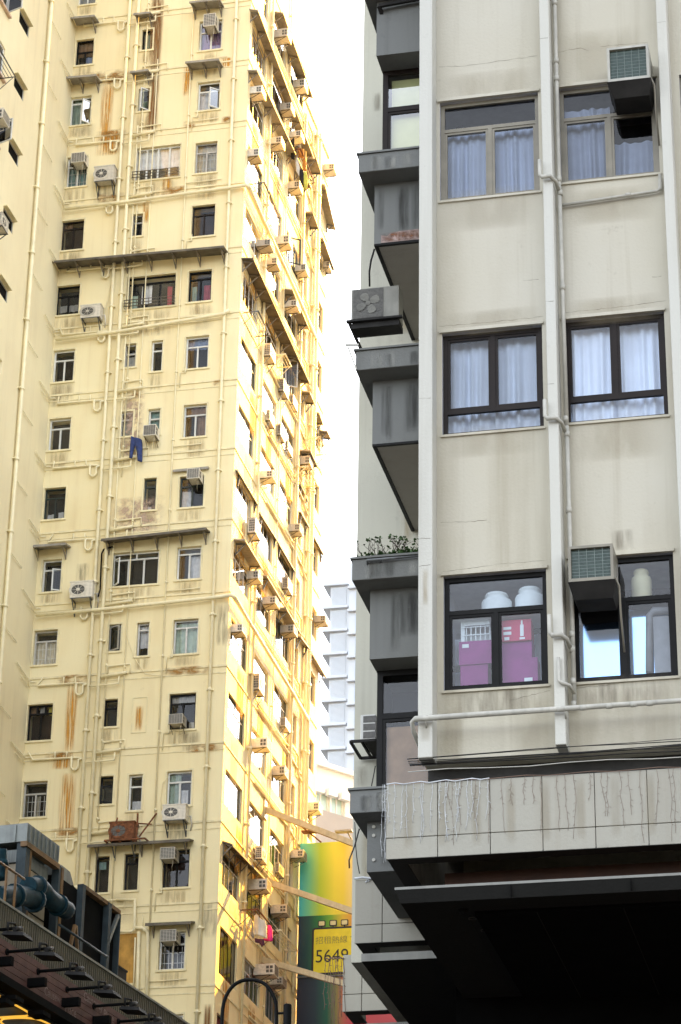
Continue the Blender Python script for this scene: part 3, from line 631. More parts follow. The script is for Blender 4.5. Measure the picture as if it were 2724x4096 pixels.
# ------------------------------------------------------------------ laundry and racks
def rack(fr,u0,u1,z,p,label,n=5,mt='steel_grey',rise=.0):
    mb=MB(); P=fr.P; mb.tube([P(u0,z,0),P(u0,z+rise,p),P(u1,z+rise,p),P(u1,z,0)],.022,6)
    for i in range(1,n): s=i/n; mb.tube([P(u0,z+rise*s,p*s),P(u1,z+rise*s,p*s)],.012,5)
    mb.tube([P(u0,z-.5,0.01),P(u0,z+rise,p*.9)],.014,5); mb.tube([P(u1,z-.5,0.01),P(u1,z+rise,p*.9)],.014,5)
    return tag(mb.build('laundry_rack',M[mt]),label,'laundry rack','clothes racks on the yellow tower')
def rack_px(c,x0,y0,x1,y1,label,p=.55,**k):
    a=FS.hit(c,x0,y0,p*.5); b=FS.hit(c,x1,y1,p*.5); rack(FS,a[0],b[0],(a[1]+b[1])/2,p,label,**k)
rack_px('Z2',370,60,560,250,'thin metal clothes rack near the tower corner, topmost of the plain racks')
rack_px('Z2',300,1470,440,1700,'grey wire clothes rack below the long dark side awning')
rack_px('Z2',620,1930,690,2100,'clothes rack beneath a small white duct box, under the long side awning',mt='pipe_cream')
rack_px('Z3',880,1095,1000,1270,'bare clothes rack under a short hooded air conditioner on the side wall',mt='pipe_cream')
rack_px('Z3',1020,755,1120,900,'thin clothes rack at the far end of the gold side wall',mt='pipe_cream')
rack_px('Z6',680,640,870,790,'yellow lit empty clothes rack beyond the pink laundry',mt='pipe_cream')
rack_px('Z6',420,410,640,600,'clothes rack carrying white and pink laundry',mt='rust',p=.6)
rack_px('Z1',790,1825,960,2050,'orange lit clothes rack carrying dark and yellow laundry',mt='rust',p=.6)
u=FWG.hit('W',10,1540,.5); v=FWG.hit('W',265,1500,.5); rack(FWG,u[0]-1.5,v[0]-.15,v[1],.6,'dark wire clothes rack on the wing wall beside a slot vent')
def cloth(fr,poly,d,label,mt,name,cat='laundry',th=.05,par=None,group='laundry on the tower'):
    """a garment cut to outline, subdivided, with soft folds"""
    mb=MB(); mb.prism(fr,poly,d,d+th); o=mb.build(name,M[mt],par)
    bm=bmesh.new(); bm.from_mesh(o.data); bmesh.ops.triangulate(bm,faces=bm.faces); 
    for _ in range(3): bmesh.ops.subdivide_edges(bm,edges=[e for e in bm.edges if e.calc_length()>.09],cuts=1,use_grid_fill=True)
    ph=random.random()*6
    for v in bm.verts:
        q=v.co.dot(fr.ux); v.co+=fr.n*(.035*math.sin(q*21+ph+v.co.z*1.5)+.02*math.sin(q*47))
    bmesh.ops.recalc_face_normals(bm,faces=bm.faces); bm.to_mesh(o.data); bm.free()
    for p in o.data.polygons: p.use_smooth=True
    if label: tag(o,label,cat,group)
    return o
mat('denim',(.035,.055,.17),.85,var=.2,scale=8); mat('cl_white',(.68,.66,.60),.85); mat('cl_pink',(.75,.03,.25),.85); mat('cl_grey',(.22,.24,.30),.85); mat('cl_plum',(.10,.03,.06),.85); mat('cl_black',(.02,.018,.02),.9); mat('cl_yellow',(.65,.62,.10),.85); mat('cl_orange',(.55,.22,.03),.85); mat('cl_peach',(.66,.40,.28),.85)
def fp(fr,c,pts,d): return [fr.hit(c,x,y,d) for x,y in pts]
cloth(FT,fp(FT,'L2',[(588,808),(634,822),(637,860),(636,922),(619,920),(612,870),(603,845),(597,870),(592,908),(580,905),(585,850)],.25),.22,'dark blue trousers hanging from a pipe on the front wall','denim','trousers',th=.06)
def side_cloth(c,pts,dY,label,mt,name,cat='laundry'):
    u=pts[0]; fr=Fr((0,dY,0),(1,0,0),(0,-1,0)); return cloth(fr,fp(fr,c,pts,0),0,label,mt,name,cat)
yy=FS.hit('Z6',420,410,.3)[0]+.5
side_cloth('Z6',[(478,440),(510,428),(540,470),(600,500),(615,560),(618,690),(560,665),(480,650),(485,560),(470,520)],yy,'white shirt hanging on the rack low on the side wall','cl_white','shirt')
side_cloth('Z6',[(440,470),(470,520),(478,660),(470,690),(445,660),(452,560)],yy+.15,'grey blue garment beside the white shirt on the laundry rack','cl_grey','shirt')
side_cloth('Z6',[(625,545),(660,550),(678,600),(680,715),(655,725),(640,715),(585,712),(582,690),(622,690)],yy+.3,'bright pink top hanging on the rack low on the side wall','cl_pink','shirt')
side_cloth('Z6',[(490,690),(585,700),(595,760),(555,770),(530,735),(495,735)],yy+.1,'dark plum cloth hanging beneath the white shirt','cl_plum','cloth')
yy=FS.hit('Z1',790,1825,.3)[0]+.3
side_cloth('Z1',[(755,1640),(812,1600),(808,1860),(770,1840)],yy-.3,'long black garment, topmost of the laundry on the upper side wall','cl_black','coat')
side_cloth('Z1',[(850,1730),(915,1730),(915,1840),(860,1830)],yy+.2,'brown orange towel on the upper side wall laundry rack','cl_orange','towel')
side_cloth('Z1',[(815,1860),(840,1835),(868,1940),(862,2050),(830,2000)],yy,'white shirt on the upper side wall laundry rack','cl_white','shirt')
side_cloth('Z1',[(905,1860),(940,1850),(945,1990),(908,1985)],yy+.3,'orange cloth beside the white shirt high on the side wall','cl_orange','cloth')
side_cloth('Z1',[(865,1980),(910,1975),(915,2090),(908,2190),(870,2080)],yy+.1,'black trousers on the upper laundry rack','cl_black','trousers')
side_cloth('Z1',[(912,2020),(945,2000),(965,2080),(955,2190),(930,2210),(915,2130)],yy+.2,'yellow green garment lowest on the upper laundry rack','cl_yellow','shirt')
# ------------------------------------------------------------------ box beams reaching out from the side wall
mat('beam_paint',(.58,.48,.28),.5,var=.1,streak=.3)
for (c,x0,y0,x1,y1,lab) in [('Z5',540,780,1500,1150,'topmost of three cream box beams jutting down from the gold side wall'),('Z5',560,1560,1500,1885,'middle of three cream box beams, behind a white air conditioner'),('Z6',550,915,1500,1190,'lowest of three cream box beams, crossing the yellow phone number sign')]:
    u,z=FS.hit(c,x0,y0); fr=Fr((0,u,0),(1,0,0),(0,-1,0)); a=fr.hit(c,x1,y1); A=Vector((TX,u,z)); B=Vector((a[0],u,a[1]))
    r=empty('box_beam',A,lab,'beam','box beams on the side wall'); mb=MB(); mb.bar(A,B,.16,.2); mb.build('beam',M['beam_paint'],r)
    mb=MB(); mb.box(FS,u-.2,u+.2,z-.35,z+.35,.002,.04); mb.bar(A+Vector((.1,0,-.1)),A+(B-A)*.3+Vector((0,0,-.12)),.05); mb.build('wall_plate',M['beam_paint'],r)
# ------------------------------------------------------------------ right-hand building
RY=30.33; RF=Fr((0,RY,0),(1,0,0),(0,-1,0)); RP=Fr((0,30,0),(1,0,0),(0,-1,0))
rb=empty('corner_building',(-3,35,0),'weathered grey white corner building with dark balconies and a deep canopy','building')
holesR=[]
def rw(c,pts,**k):
    a=RF.hit(c,*pts[0]); b=RF.hit(c,*pts[1]); r=(a[0],b[0],b[1],a[1]); holesR.append(r)
    k.setdefault('fw',.055); k.setdefault('deep',1.1); k.setdefault('dep',.07); k.setdefault('sash',.035); k.setdefault('curd',.17)
    return r,window(rb,RF,r,**k)
mat('deep_ceiling',(.003,.003,.003),.95,var=.2,spec=.05); mat('cur_dusk',(.50,.56,.69),.9,var=.05,scale=2); mat('cur_sheer',(.72,.79,.90),.9,var=.04,scale=2); mat('cur_blue2',(.36,.40,.50),.9,var=.08,scale=2); mat('room_pale',(.35,.36,.40),.9,var=.1)  # near-black paint under the canopy has the shade put into its colour
mat('blind_white',(.80,.88,.95),.8,var=.05)
glass('glass_near',(.90,.94,1.),1.65)
CS=dict(gl='glass_near',amp=.05,wl=.13,room='room_blue')  # curtain colours behind this glass carry the blue of the sky's reflection
r1,w1=rw('R1',[(488,462),(936,856)],fc='frame_beige',tr=.27,cur=[('dusk',(0,.5,0,.80)),('dusk',(.49,1,0,.80))],**CS)
r2,w2=rw('R1',[(1020,398),(1474,775)],fc='frame_beige',tr=.31,cur=[('blue2',(0,.5,0,.86)),('blue2',(.5,1,0,.45))],**CS)
r3,w3=rw('R2',[(498,350),(954,765)],fc='frame_brown',tr=0,br=.24,fw=.06,cur=[('sheer',(0,.52,0,.99)),('sheer',(.5,1,0,.99))],**CS)
r4,w4=rw('R2',[(1040,290),(1512,712)],fc='frame_brown',tr=0,br=.24,fw=.06,cur=[('sheer',(0,.52,0,.99)),('sheer',(.5,.96,0,.99))],**CS)
r5,w5=rw('R3',[(504,290),(974,772)],fc='frame_dark',tr=.31,fw=.06,gl='glass_near',room='room_blue',deep=1.3,cur=[('sheer',(.0,1,0,.66))],curd=.75,amp=.02)
r6,w6=rw('R3',[(1066,215),(1556,735)],fc='frame_dark',tr=.34,fw=.06,gl='glass_near',room='room',cur=None)
# third column, cut by the photo's edge
for r in (r1,r3,r5):
    q=(-2.2,-.85,r[2]+.02,r[3]+.02); holesR.append(q); window(rb,RF,q,fc='frame_beige',tr=.3,cur='sheer',cr=(0,1,0,1),fw=.055,dep=.07,sash=.035,deep=1.1,**{k:v for k,v in CS.items()})
mb=MB(); wall_grid(mb,RF,-5.81,9,12.93,40,holesR,1.35,0,1)
mb.box(None,-5.80,9,12.94,40,32,33.29); mb.quad((-5.81,RY,12.93),(-5.81,33,12.93),(-5.81,33,40),(-5.81,RY,40))
mb.quad((-5.81,RY,12.93),(9,RY,12.93),(9,33.2,12.93),(-5.81,33.2,12.93))
mb.build('wall',[M['grey_plaster'],M['room_pale']],rb)
mb=MB(); mb.box(None,-7.35,9,11.25,44,33.3,78); mb.box(None,-7.9,9,0,11.2,43,78); mb.box(None,-7.35,9,0,84,78.01,111); mb.build('rear_wall',M['beige_plaster'],rb)  # rear wall, deepened; the tall unseen block is added to cut sun and skylight
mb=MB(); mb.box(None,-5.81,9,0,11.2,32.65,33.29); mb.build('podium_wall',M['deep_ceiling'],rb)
for a,b,z0 in ((-5.81,-5.625,12.86),(-4.09,-3.955,12.92),(-2.45,-2.31,12.86)):
    o=MB().box(RP,a,b,z0,40,-.328,0).build('pilaster',M['pilaster_paint'],rb,bevel=.012)
# soft raised margins above the window heads
for r in holesR[:6]:
    MB().box(RF,r[0]-.03,r[1]+.02,r[3]+.002,r[3]+.05,.001,.04).build('window_head',M['grey_plaster'],rb); MB().box(RF,r[0]-.02,r[1]+.02,r[2]-.035,r[2]-.002,.001,.03).build('window_sill',M['grey_plaster'],rb)
mat('duct',(.20,.21,.22),.6,var=.15); mat('magenta_card',(.22,.022,.16),.7,var=.1); mat('red_card',(.40,.03,.09),.7); mat('plastic_white',(.60,.66,.66),.6,var=.06); mat('plastic_cream',(.62,.58,.36),.6,var=.06)
mt,t,n,l,b=nt('mirror_film'); b.inputs['Base Color'].default_value=(.36,.58,.86,1); b.inputs['Metallic'].default_value=1; b.inputs['Roughness'].default_value=.12
# blue-tinted mirror sheets added behind the panes to stand in for sky reflection
for a,b,t in ((.055,.47,.63),(.53,.95,.64)):
    c=MB(); c.rect(RF,r6[0]+(r6[1]-r6[0])*a,r6[0]+(r6[1]-r6[0])*b,r6[2]+.07,r6[2]+(r6[3]-r6[2])*t*(.86 if a<.3 else .98),-.3); c.build('mirror_film',M['mirror_film'],w6)
# things behind the glass
def inbox(c,x0,y0,x1,y1,d,name,mt,lab,cat,dep=.25,deco=None,group=None):
    a=RF.hit(c,x0,y0,d); b=RF.hit(c,x1,y1,d); mb=MB(); mb.box(RF,a[0],b[0],b[1],a[1],d-dep,d)
    if deco: 
        w=b[0]-a[0]; h=a[1]-b[1]
        for (p,q,r_,s) in deco: mb.box(RF,a[0]+w*p,a[0]+w*q,b[1]+h*r_,b[1]+h*s,d+.0005,d+.003,1)
    return tag(mb.build(name,[M[mt],M['plastic_white']],None,bevel=.01),lab,cat,group)
GB='boxes stacked inside the lowest window'
inbox('R3',578,676,705,800,-.22,'storage_box','magenta_card','magenta box at the bottom of the stack under the white crate','box',group=GB)
inbox('R3',573,582,722,676,-.2,'storage_box','magenta_card','magenta box with a white label, under the white crate','box',deco=[(.1,.3,.72,.88)],group=GB)
inbox('R3',766,660,928,800,-.22,'storage_box','magenta_card','wide magenta box at the bottom, under the red box stack','box',deco=[(.62,.85,.28,.4)],group=GB)
inbox('R3',752,572,902,660,-.24,'storage_box','magenta_card','magenta box directly under the red printed box','box',group=GB)
inbox('R3',765,487,898,572,-.2,'storage_box','red_card','red box with white print on top of magenta boxes','box',deco=[(.05,.32,.55,.68),(.05,.32,.3,.45),(.08,.25,.05,.2),(.62,.74,.2,.75),(.65,.71,.75,.95),(.6,.78,.05,.15)],group=GB)
a=RF.hit('R3',585,490,-.22); b=RF.hit('R3',712,580,-.22); mb=MB(); fr=RF
for i in range(7): u=a[0]+(b[0]-a[0])*i/6; mb.box(fr,u-.006,u+.006,b[1],a[1]-.1,-.226,-.22)
for z in (b[1],b[1]+.1,a[1]-.1): mb.box(fr,a[0],b[0],z,z+.012,-.218,-.212)
mb.box(fr,a[0]-.01,a[0]+.04,b[1]+.013,a[1]+.02,-.25,-.2195); mb.box(fr,a[0]+.041,b[0],a[1]-.07,a[1]+.02,-.25,-.2195); mb.box(fr,a[0],b[0],b[1],a[1],-.45,-.43)
tag(mb.build('wire_crate',M['plastic_white']),'white wire crate on top of the left magenta boxes','crate')
def jug(c,x0,y0,x1,y1,d,mt,lab):
    a=RF.hit(c,x0,y0,d); b=RF.hit(c,x1,y1,d); w=b[0]-a[0]; h=a[1]-b[1]; mb=MB(); cx=(a[0]+b[0])/2
    prof=[(0,.42),(.08,.5),(.62,.5),(.74,.44),(.82,.34),(.88,.34),(.93,.36),(1,.33)]; n=20; vs=[];P=RF.P
    for t,rr in prof: vs+=[P(cx+w*rr*math.cos(6.283*j/n),b[1]+h*t,d-.16+min(w*rr,.15)*math.sin(6.283*j/n)) for j in range(n)]
    fs=[(i*n+j,i*n+(j+1)%n,(i+1)*n+(j+1)%n,(i+1)*n+j) for i in range(len(prof)-1) for j in range(n)]+[tuple(range(n))[::-1],tuple(range((len(prof)-1)*n,len(prof)*n))]
    mb.add(vs,fs,0,True)
    return tag(mb.build('plastic_jug',M[mt]),lab,'jug','plastic jugs on the window shelves')
# shelf the jugs stand on
tag(MB().box(RF,r5[0]+.06,r5[1]-.06,r5[2]+1.03,r5[2]+1.045,-.6,-.15).build('shelf',M['plastic_white']),'thin shelf inside the lowest window, under two white tubs','shelf')
sz=r5[2]+1.046
def jugz(u0,u1,z0,z1,d,mt,lab):
    c=RF; fx=[]; 
    mb=MB(); w=u1-u0; h=z1-z0; cx=(u0+u1)/2; prof=[(0,.42),(.06,.5),(.7,.5),(.78,.46),(.82,.36),(.9,.36),(.92,.39),(1,.36)]; n=20; vs=[];P=RF.P
    for t,rr in prof: vs+=[P(cx+w*rr*math.cos(6.283*j/n),z0+h*t,d-.16+min(w*rr,.15)*math.sin(6.283*j/n)) for j in range(n)]
    fs=[(i*n+j,i*n+(j+1)%n,(i+1)*n+(j+1)%n,(i+1)*n+j) for i in range(len(prof)-1) for j in range(n)]+[tuple(range(n))[::-1],tuple(range((len(prof)-1)*n,len(prof)*n))]
    mb.add(vs,fs,0,True); return tag(mb.build('plastic_jug',M[mt]),lab,'jug','plastic jugs on the window shelves')
jugz(r5[0]+.44,r5[0]+.84,sz,sz+.37,-.16,'plastic_white','white plastic tub on the shelf, the one above the white crate')
jugz(r5[0]+.88,r5[0]+1.27,sz,sz+.41,-.16,'plastic_white','white plastic tub on the shelf, the one above the red box')
a=RF.hit('R3',1338,252,-.2); b=RF.hit('R3',1435,372,-.2); jugz(a[0],b[0],b[1]-.06,a[1],-.16,'plastic_cream','pale yellow plastic tub behind the transom beside the dark air conditioner')
tag(MB().box(RF,r6[0]+.75,r6[1]-.06,b[1]-.08,b[1]-.062,-.6,-.15).build('shelf',M['frame_dark']),'dark shelf behind the transom, under the yellow tub','shelf')
mb=MB(); fr=RF; q=[fr.hit('R3',x,y,-.2) for x,y in ((1425,720),(1425,445),(1520,440))]
mb.tube([fr.P(*q[0],-.2),fr.P(q[1][0],q[1][1]-.06,-.2),fr.P(q[1][0]+.06,q[1][1],-.2),fr.P(*q[2],-.2)],.045,12); u=RF.hit('R3',1490,600,-.22)[0]; mb.box(fr,u-.12,u+.12,r6[2]+.08,q[1][1]-.08,-.28,-.2)
tag(mb.build('duct_pipe',M['duct']),'grey bent duct standing behind the window pane under the yellow tub','pipe')
mat('ac_frame',(.44,.43,.38),.5,var=.1,streak=.3); mat('ac_mesh',(.20,.24,.22),.5,var=.1)
# air conditioners of this building
def make_near_ac(face,r,dp,lab,mt_c,mt_g):
    root=empty('air_conditioner',RF.P((r[0]+r[1])/2,r[2],0),lab,'air conditioner','air conditioners on the corner building'); fr=Fr((0,RY-dp,0),(1,0,0),(0,-1,0)); t=.035
    b=MB(); b.box(fr,r[0],r[0]+t,r[2],r[3],-dp+.001,.03); b.box(fr,r[1]-t,r[1],r[2],r[3],-dp+.001,.03); b.box(fr,r[0]+t,r[1]-t,r[3]-t,r[3],-dp+.001,.03); b.box(fr,r[0]+t,r[1]-t,r[2],r[2]+t*1.2,-dp+.001,.03); b.build('casing',M[mt_c],root)
    MB().box(fr,r[0]+t+.001,r[1]-t-.001,r[2]+t*1.2+.001,r[3]-t-.001,-.12,-.02).build('coil',M['ac_green'],root)
    g=MB(); n=5
    for i in range(1,n): u=r[0]+t+(r[1]-r[0]-2*t)*i/n; g.box(fr,u-.0025,u+.0025,r[2]+t*1.2,r[3]-t,.0,.008)
    for i in range(1,9): z=r[2]+t*1.2+(r[3]-r[2]-2.2*t)*i/9; g.box(fr,r[0]+t,r[1]-t,z-.0016,z+.0016,.0085,.0115)
    g.build('grille',M[mt_g],root)
    k=MB(); k.hexa([fr.P(r[0]-.01,r[2]-.003,.03),fr.P(r[1]+.02,r[2]-.003,.03),fr.P(r[1]+.02,r[2]-.003,-dp+.001),fr.P(r[0]-.01,r[2]-.003,-dp+.001),fr.P(r[0]+.06,r[2]-.2,-.1),fr.P(r[1]-.03,r[2]-.2,-.1),fr.P(r[1]-.03,r[2]-.2,-dp+.001),fr.P(r[0]+.06,r[2]-.2,-dp+.001)]); k.build('drip_tray',M['iron_dark'],root)
    h=MB(); h.tube([fr.P(r[1]+.01,r[2]+.05,-.05),fr.P(r[1]+.05,r[2]-.05,-.1),fr.P(r[1]+.045,r[2]-.4,-.25),fr.P(r[1]+.05,r[2]-.8,-dp+.04)],.014,6); h.build('drain_hose',M['frame_beige'],root)
for c,p,q,lab,mc in (('R1',(1236,222),(1428,352),'dark gridded air conditioner in a white frame, over the upper curtained window','ac_frame'),('R3',(1062,160),(1268,303),'dark gridded air conditioner above the bright window pane beside the magenta boxes','frame_beige')):
    fr=Fr((0,RY-.5,0),(1,0,0),(0,-1,0)); a=fr.hit(c,*p); b=fr.hit(c,*q); make_near_ac(None,(a[0],b[0],b[1],a[1]),.5,lab,mc,'ac_mesh')
# drain pipes
def rp(pts,r,name='drain_pipe',col=()):
    mb=MB(); mb.tube(pts,r,12)
    for q,ax in col: q=Vector(q); ax=Vector(ax)*.04; mb.tube([q-ax,q+ax],r*1.28,12)
    return mb.build(name,M['pipe_white'],rb)
P=RF.P; zz=(0,0,1); xx=(1,0,0)
hz=[RF.hit('R1',985,840,.1)[1],RF.hit('R2',1005,770,.1)[1],RF.hit('R3',1005,590,.1)[1],RF.hit('R3',1020,800,.1)[1],RF.hit('R3',1020,880,.1)[1]]
up=-3.895
rp([P(up,40,.12),P(up,hz[0]+.03,.12),P(up,hz[0]-.02,.12)],.03,col=[(P(up,z,.12),zz) for z in (24.2,23.2,22.9,hz[0]+.1)])
rp([P(up,hz[0],.12),P(up+.02,hz[1],.12)],.03,col=[(P(up+.01,z,.12),zz) for z in (hz[0]-.12,hz[1]+2.1,hz[1]+.1)])
rp([P(up+.02,hz[1],.12),P(up+.03,hz[4],.12)],.029,col=[(P(up+.02,z,.12),zz) for z in (hz[1]-.12,16.2,15.4,hz[2]+.1,hz[2]-.1,hz[3]+.1,hz[4]+.03)])
for z in hz[:3]: rp([P(-4.12,z+.27,.40),P(-4.12,z+.03,.40),P(-4.09,z-.01,.40),P(-3.98,z-.01,.40),P(-3.92,z-.03,.3),P(up,z-.08,.13)],.026,'branch_pipe')
rp([P(-4.02,hz[2]-.3,.37),P(-4.02,hz[3]+.02,.37),P(-3.98,hz[3]-.01,.37),P(-3.9,hz[3]-.02,.3),P(up+.03,hz[3]-.06,.14)],.022,'branch_pipe')
a=RF.hit('R1',1030,920,.06); b=RF.hit('R1',1470,855,.06); rp([P(up,a[1],.06),P(b[0]-.03,b[1],.06),P(b[0]+.02,b[1]+.03,.06),P(b[0]+.02,b[1]+.26,.06)],.022,'branch_pipe',col=[(P(b[0]-.42,b[1]-.01,.06),xx)])
a=RF.hit('R3',365,928,.42); b=RF.hit('R3',1568,838,.42); z=a[1]
rp([P(a[0]+.03,z-.25,.0),P(a[0]-.01,z-.12,.30),P(a[0]-.01,z-.03,.40),P(a[0]+.03,z,.42),P(b[0]+1.5,z+.02,.42)],.028,'drain_pipe',col=[(P(u,z+.005,.42),xx) for u in (-4.0,-3.72,-3.4,-3.1,-2.9,-5.7)])
for u in (-5.7,-3.95,-2.4): rp([P(u,z-.09,.33),P(u,z-.02,.42)],.012,'branch_pipe')
# ---- corner balconies on the recessed side
def pf(Y): return Fr((0,Y,0),(1,0,0),(0,-1,0))
CF=pf(30.2); PF=pf(30.55); EF=pf(30.95)
def ledge(c,x0,y0,x1,y1,ci=0):
    a=CF.hit(c,x0,y0); b=CF.hit(c,x1,y1); u=(a[0]+b[0])/2
    o=MB().box(CF,u,-5.815,b[1],a[1],-3.095,0).build('balcony_ledge',M['grey_paint'],rb,bevel=.01); MB().box(CF,u-.025,-5.815,a[1]+.002,a[1]+.03,-3.09,.025).build('coping',M['grey_paint'],o); return u,b[1],a[1]
led=[ledge('B0',208,2090,215,2325),ledge('B2',170,20,180,275),ledge('D',460,412,470,655),ledge('E',570,950,575,1185)]
dz=led[0][1]-led[1][1]; 
u=led[0][0]; o=MB().box(CF,u,-5.815,led[0][1]+dz,led[0][2]+dz,-3.095,0).build('balcony_ledge',M['grey_paint'],rb,bevel=.01)
def panel(ztop,c,x,y,name='balcony_panel'):
    a=PF.hit(c,x,y); o=MB().box(PF,a[0],-5.815,a[1],ztop-.002,-2.745,0).build(name,M['grey_paint'],rb); return a[0],a[1]
p1=panel(led[0][1],'B1',425,930); p2=panel(led[1][1],'B2',400,1270); p3=panel(led[2][1],'D',672,1585); p4=panel(led[3][1],'E',750,1800)
p0=panel(led[0][1]+dz,'B0',455,752)
# dark painted lips under the open balcony slabs
for p in (p1,p2):
    mb=MB(); mb.box(PF,p[0],-5.815,p[1]-.03,p[1]-.002,-.05,0.002); mb.box(PF,p[0],p[0]+.05,p[1]-.03,p[1]-.002,-2.74,-.051); mb.build('slab_lip',M['frame_dark'],rb)
    MB().box(PF,p[0]+.051,-5.815,p[1]-.012,p[1]-.003,-2.74,-.052).build('slab_soffit',M['slab_grey'],rb)
# peeled tiles along the upper panel
mat('peeled',(.20,.085,.04),.8,var=.35,scale=9,bump=.4); mat('peeled_pink',(.34,.26,.24),.8,var=.25,scale=12)
a=PF.hit('B1',600,745); z=p1[1]
vs=[(p1[0]+.10,z+.002),(-5.82,z+.002),(-5.82,z+.17),(a[0]+.2,z+.165),(a[0]+.05,z+.15),(a[0],z+.1),(a[0]-.06,z+.12),(p1[0]+.1,z+.13)]
mb=MB(); mb.prism(PF,vs,.001,.006); q=mb.build('peeled_strip',M['peeled_pink'],rb); MB().rect(PF,p1[0]+.08,-5.82,z+.003,z+.16,.0075).build('peeled_patch',M['peel_brown'],q)
# enclosed balconies with tall windows
def enc(zb,zt,fc,tr,cur,room,**k):
    r=(p1[0]+.02,-5.35,zb,zt); w=window(rb,EF,r,cols=1,tr=tr,fc=fc,cur=cur,room=room,fw=.075,sash=.04,dep=0,deep=.8,gl='glass_near',**k)
    MB().box(EF,r[0],r[0]+.04,zb,zt,-2.34,-.06).build('side_screen',M[fc],rb); return r
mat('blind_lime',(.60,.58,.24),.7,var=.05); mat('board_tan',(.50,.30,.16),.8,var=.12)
e1=enc(led[0][2]+.03,p0[1]-.005,'frame_brown',.36,None,'room')
MB().rect(EF,e1[0]+.11,e1[1]-.1,e1[2]+.1,e1[3]-.1,-.12).build('blind',M['blind_lime'],rb)  # lime sheet: the yellow building's reflection, painted behind the glass
mb=MB(); mb.prism(EF,[EF.hit('B0',x,y,-.06) for x,y in ((665,850),(720,850),(770,940),(1040,930),(1040,985),(740,1015),(715,965),(685,965))],-.07,-.05); mb.build('blind_bracket',M['black'],rb)
e3=enc(led[3][2]+.03,p3[1]-.005,'frame_dark',.34,None,'room_blue')
MB().rect(EF,e3[0]+.11,e3[1]-.1,e3[2]+.1,e3[2]+(e3[3]-e3[2])*.6,-.12).build('board',M['board_tan'],rb)
# the balcony above the frame of the photo: rail and rack under it
mb=MB()
for q in ((( -6.5,24.7,.1),(-6.2,23.95,-1.3)),((-6.2,23.95,-1.3),(-5.85,24.0,-1.3)),((-6.5,24.7,.1),(-5.85,24.75,.1))): mb.bar(PF.P(*q[0]),PF.P(*q[1]),.05)
tag(mb.build('bracket_frame',M['iron_dark']),'black angle iron bracket under the topmost balcony','bracket')
mat('ac_old',(.25,.245,.215),.6,var=.12,streak=.4); mat('fan_blade',(.22,.215,.19),.6,var=.15)
# ---- condenser on the open balcony
a=pf(31.2).hit('B1',118,1545); b=pf(31.2).hit('B1',760,1900); root=empty('condenser_unit',Vector(((a[0]+b[0])/2,31.3,b[1])),'grey condenser with bent fan blades standing on a balcony bracket','air conditioner')
cf=pf(31.2); mb=MB(); mb.box(cf,a[0],b[0],b[1],a[1],-.3,0); u1=cf.hit('B1',550,1700)[0]; mb.build('casing',M['ac_old'],root,bevel=.01)
mb=MB(); mb.box(cf,a[0]+.03,u1,b[1]+.02,a[1]-.02,.001,.006); mb.build('fan_opening',M['ac_grille'],root)
mb=MB(); cx=(a[0]+.03+u1)/2; cz=(a[1]+b[1])/2
for k in range(4):
    an=k*1.5708+.5; e=Vector((math.cos(an),0,math.sin(an))); s_=Vector((-math.sin(an),0,math.cos(an))); c0=cf.P(cx,cz,.009)
    pr=[(.03,-.02),(.08,-.055),(.13,-.07),(.165,-.05),(.18,0),(.165,.045),(.11,.06),(.05,.035)]; mb.add([c0+e*a_+s_*b_-Vector((0,.002*i_,0)) for i_,(a_,b_) in enumerate(pr)],[tuple(range(8))])
mb.disc(cf.P(cx,cz,.01),(0,-1,0),.035,0,.012,14); mb.build('fan',M['fan_blade'],root)
mb=MB()
for i in range(22): z=b[1]+.03+(a[1]-b[1]-.06)*i/21; mb.box(cf,a[0]+.03,u1,z-.0009,z+.0009,.024,.027)
mb.build('wire_guard',M['fan_blade'],root)
mb=MB(); mb.box(cf,a[0]-.06,b[0]+.05,b[1]-.035,b[1]-.005,-.02,.04); mb.box(cf,a[0],b[0],b[1]-.12,b[1]-.036,-.3,-.021); mb.bar(cf.P(a[0]-.02,b[1]-.04,.0),cf.P(a[0]+.1,b[1]-.34,-.35),.035); mb.build('bracket',M['iron_dark'],root)
mb=MB(); q=[cf.hit('B1',x,y,-.1) for x,y in ((365,1500),(362,1300),(385,1150),(430,1000))]; mb.tube([cf.P(u,z,-.1) for u,z in q],.014,6); mb.build('cable',M['iron_dark'],root)
# clothes hook on ledge 2
mb=MB(); a=CF.hit('B2',80,-30); b=CF.hit('B2',190,270); mb.bar(CF.P(a[0],a[1],.05),CF.P(b[0],b[1],.02),.02); mb.bar(CF.P(a[0]-.03,a[1]+.02,.05),CF.P(a[0]+.14,a[1]+.03,0),.025); tag(mb.build('hanger_bracket',M['pipe_white']),'small pale metal hanger bracket on the balcony ledge end below the condenser','bracket')
# rail pipe on the planter ledge
mb=MB(); a=CF.hit('D',640,420,.05); z=a[1]; mb.tube([CF.P(a[0],z-.03,.0),CF.P(a[0],z,.05),CF.P(-5.82,z+.01,.05)],.014,8); mb.tube([CF.P(a[0]+.18,z,.05),CF.P(a[0]+.18,z-.02,0)],.012,6); mb.build('ledge_pipe',M['steel_grey'],rb)
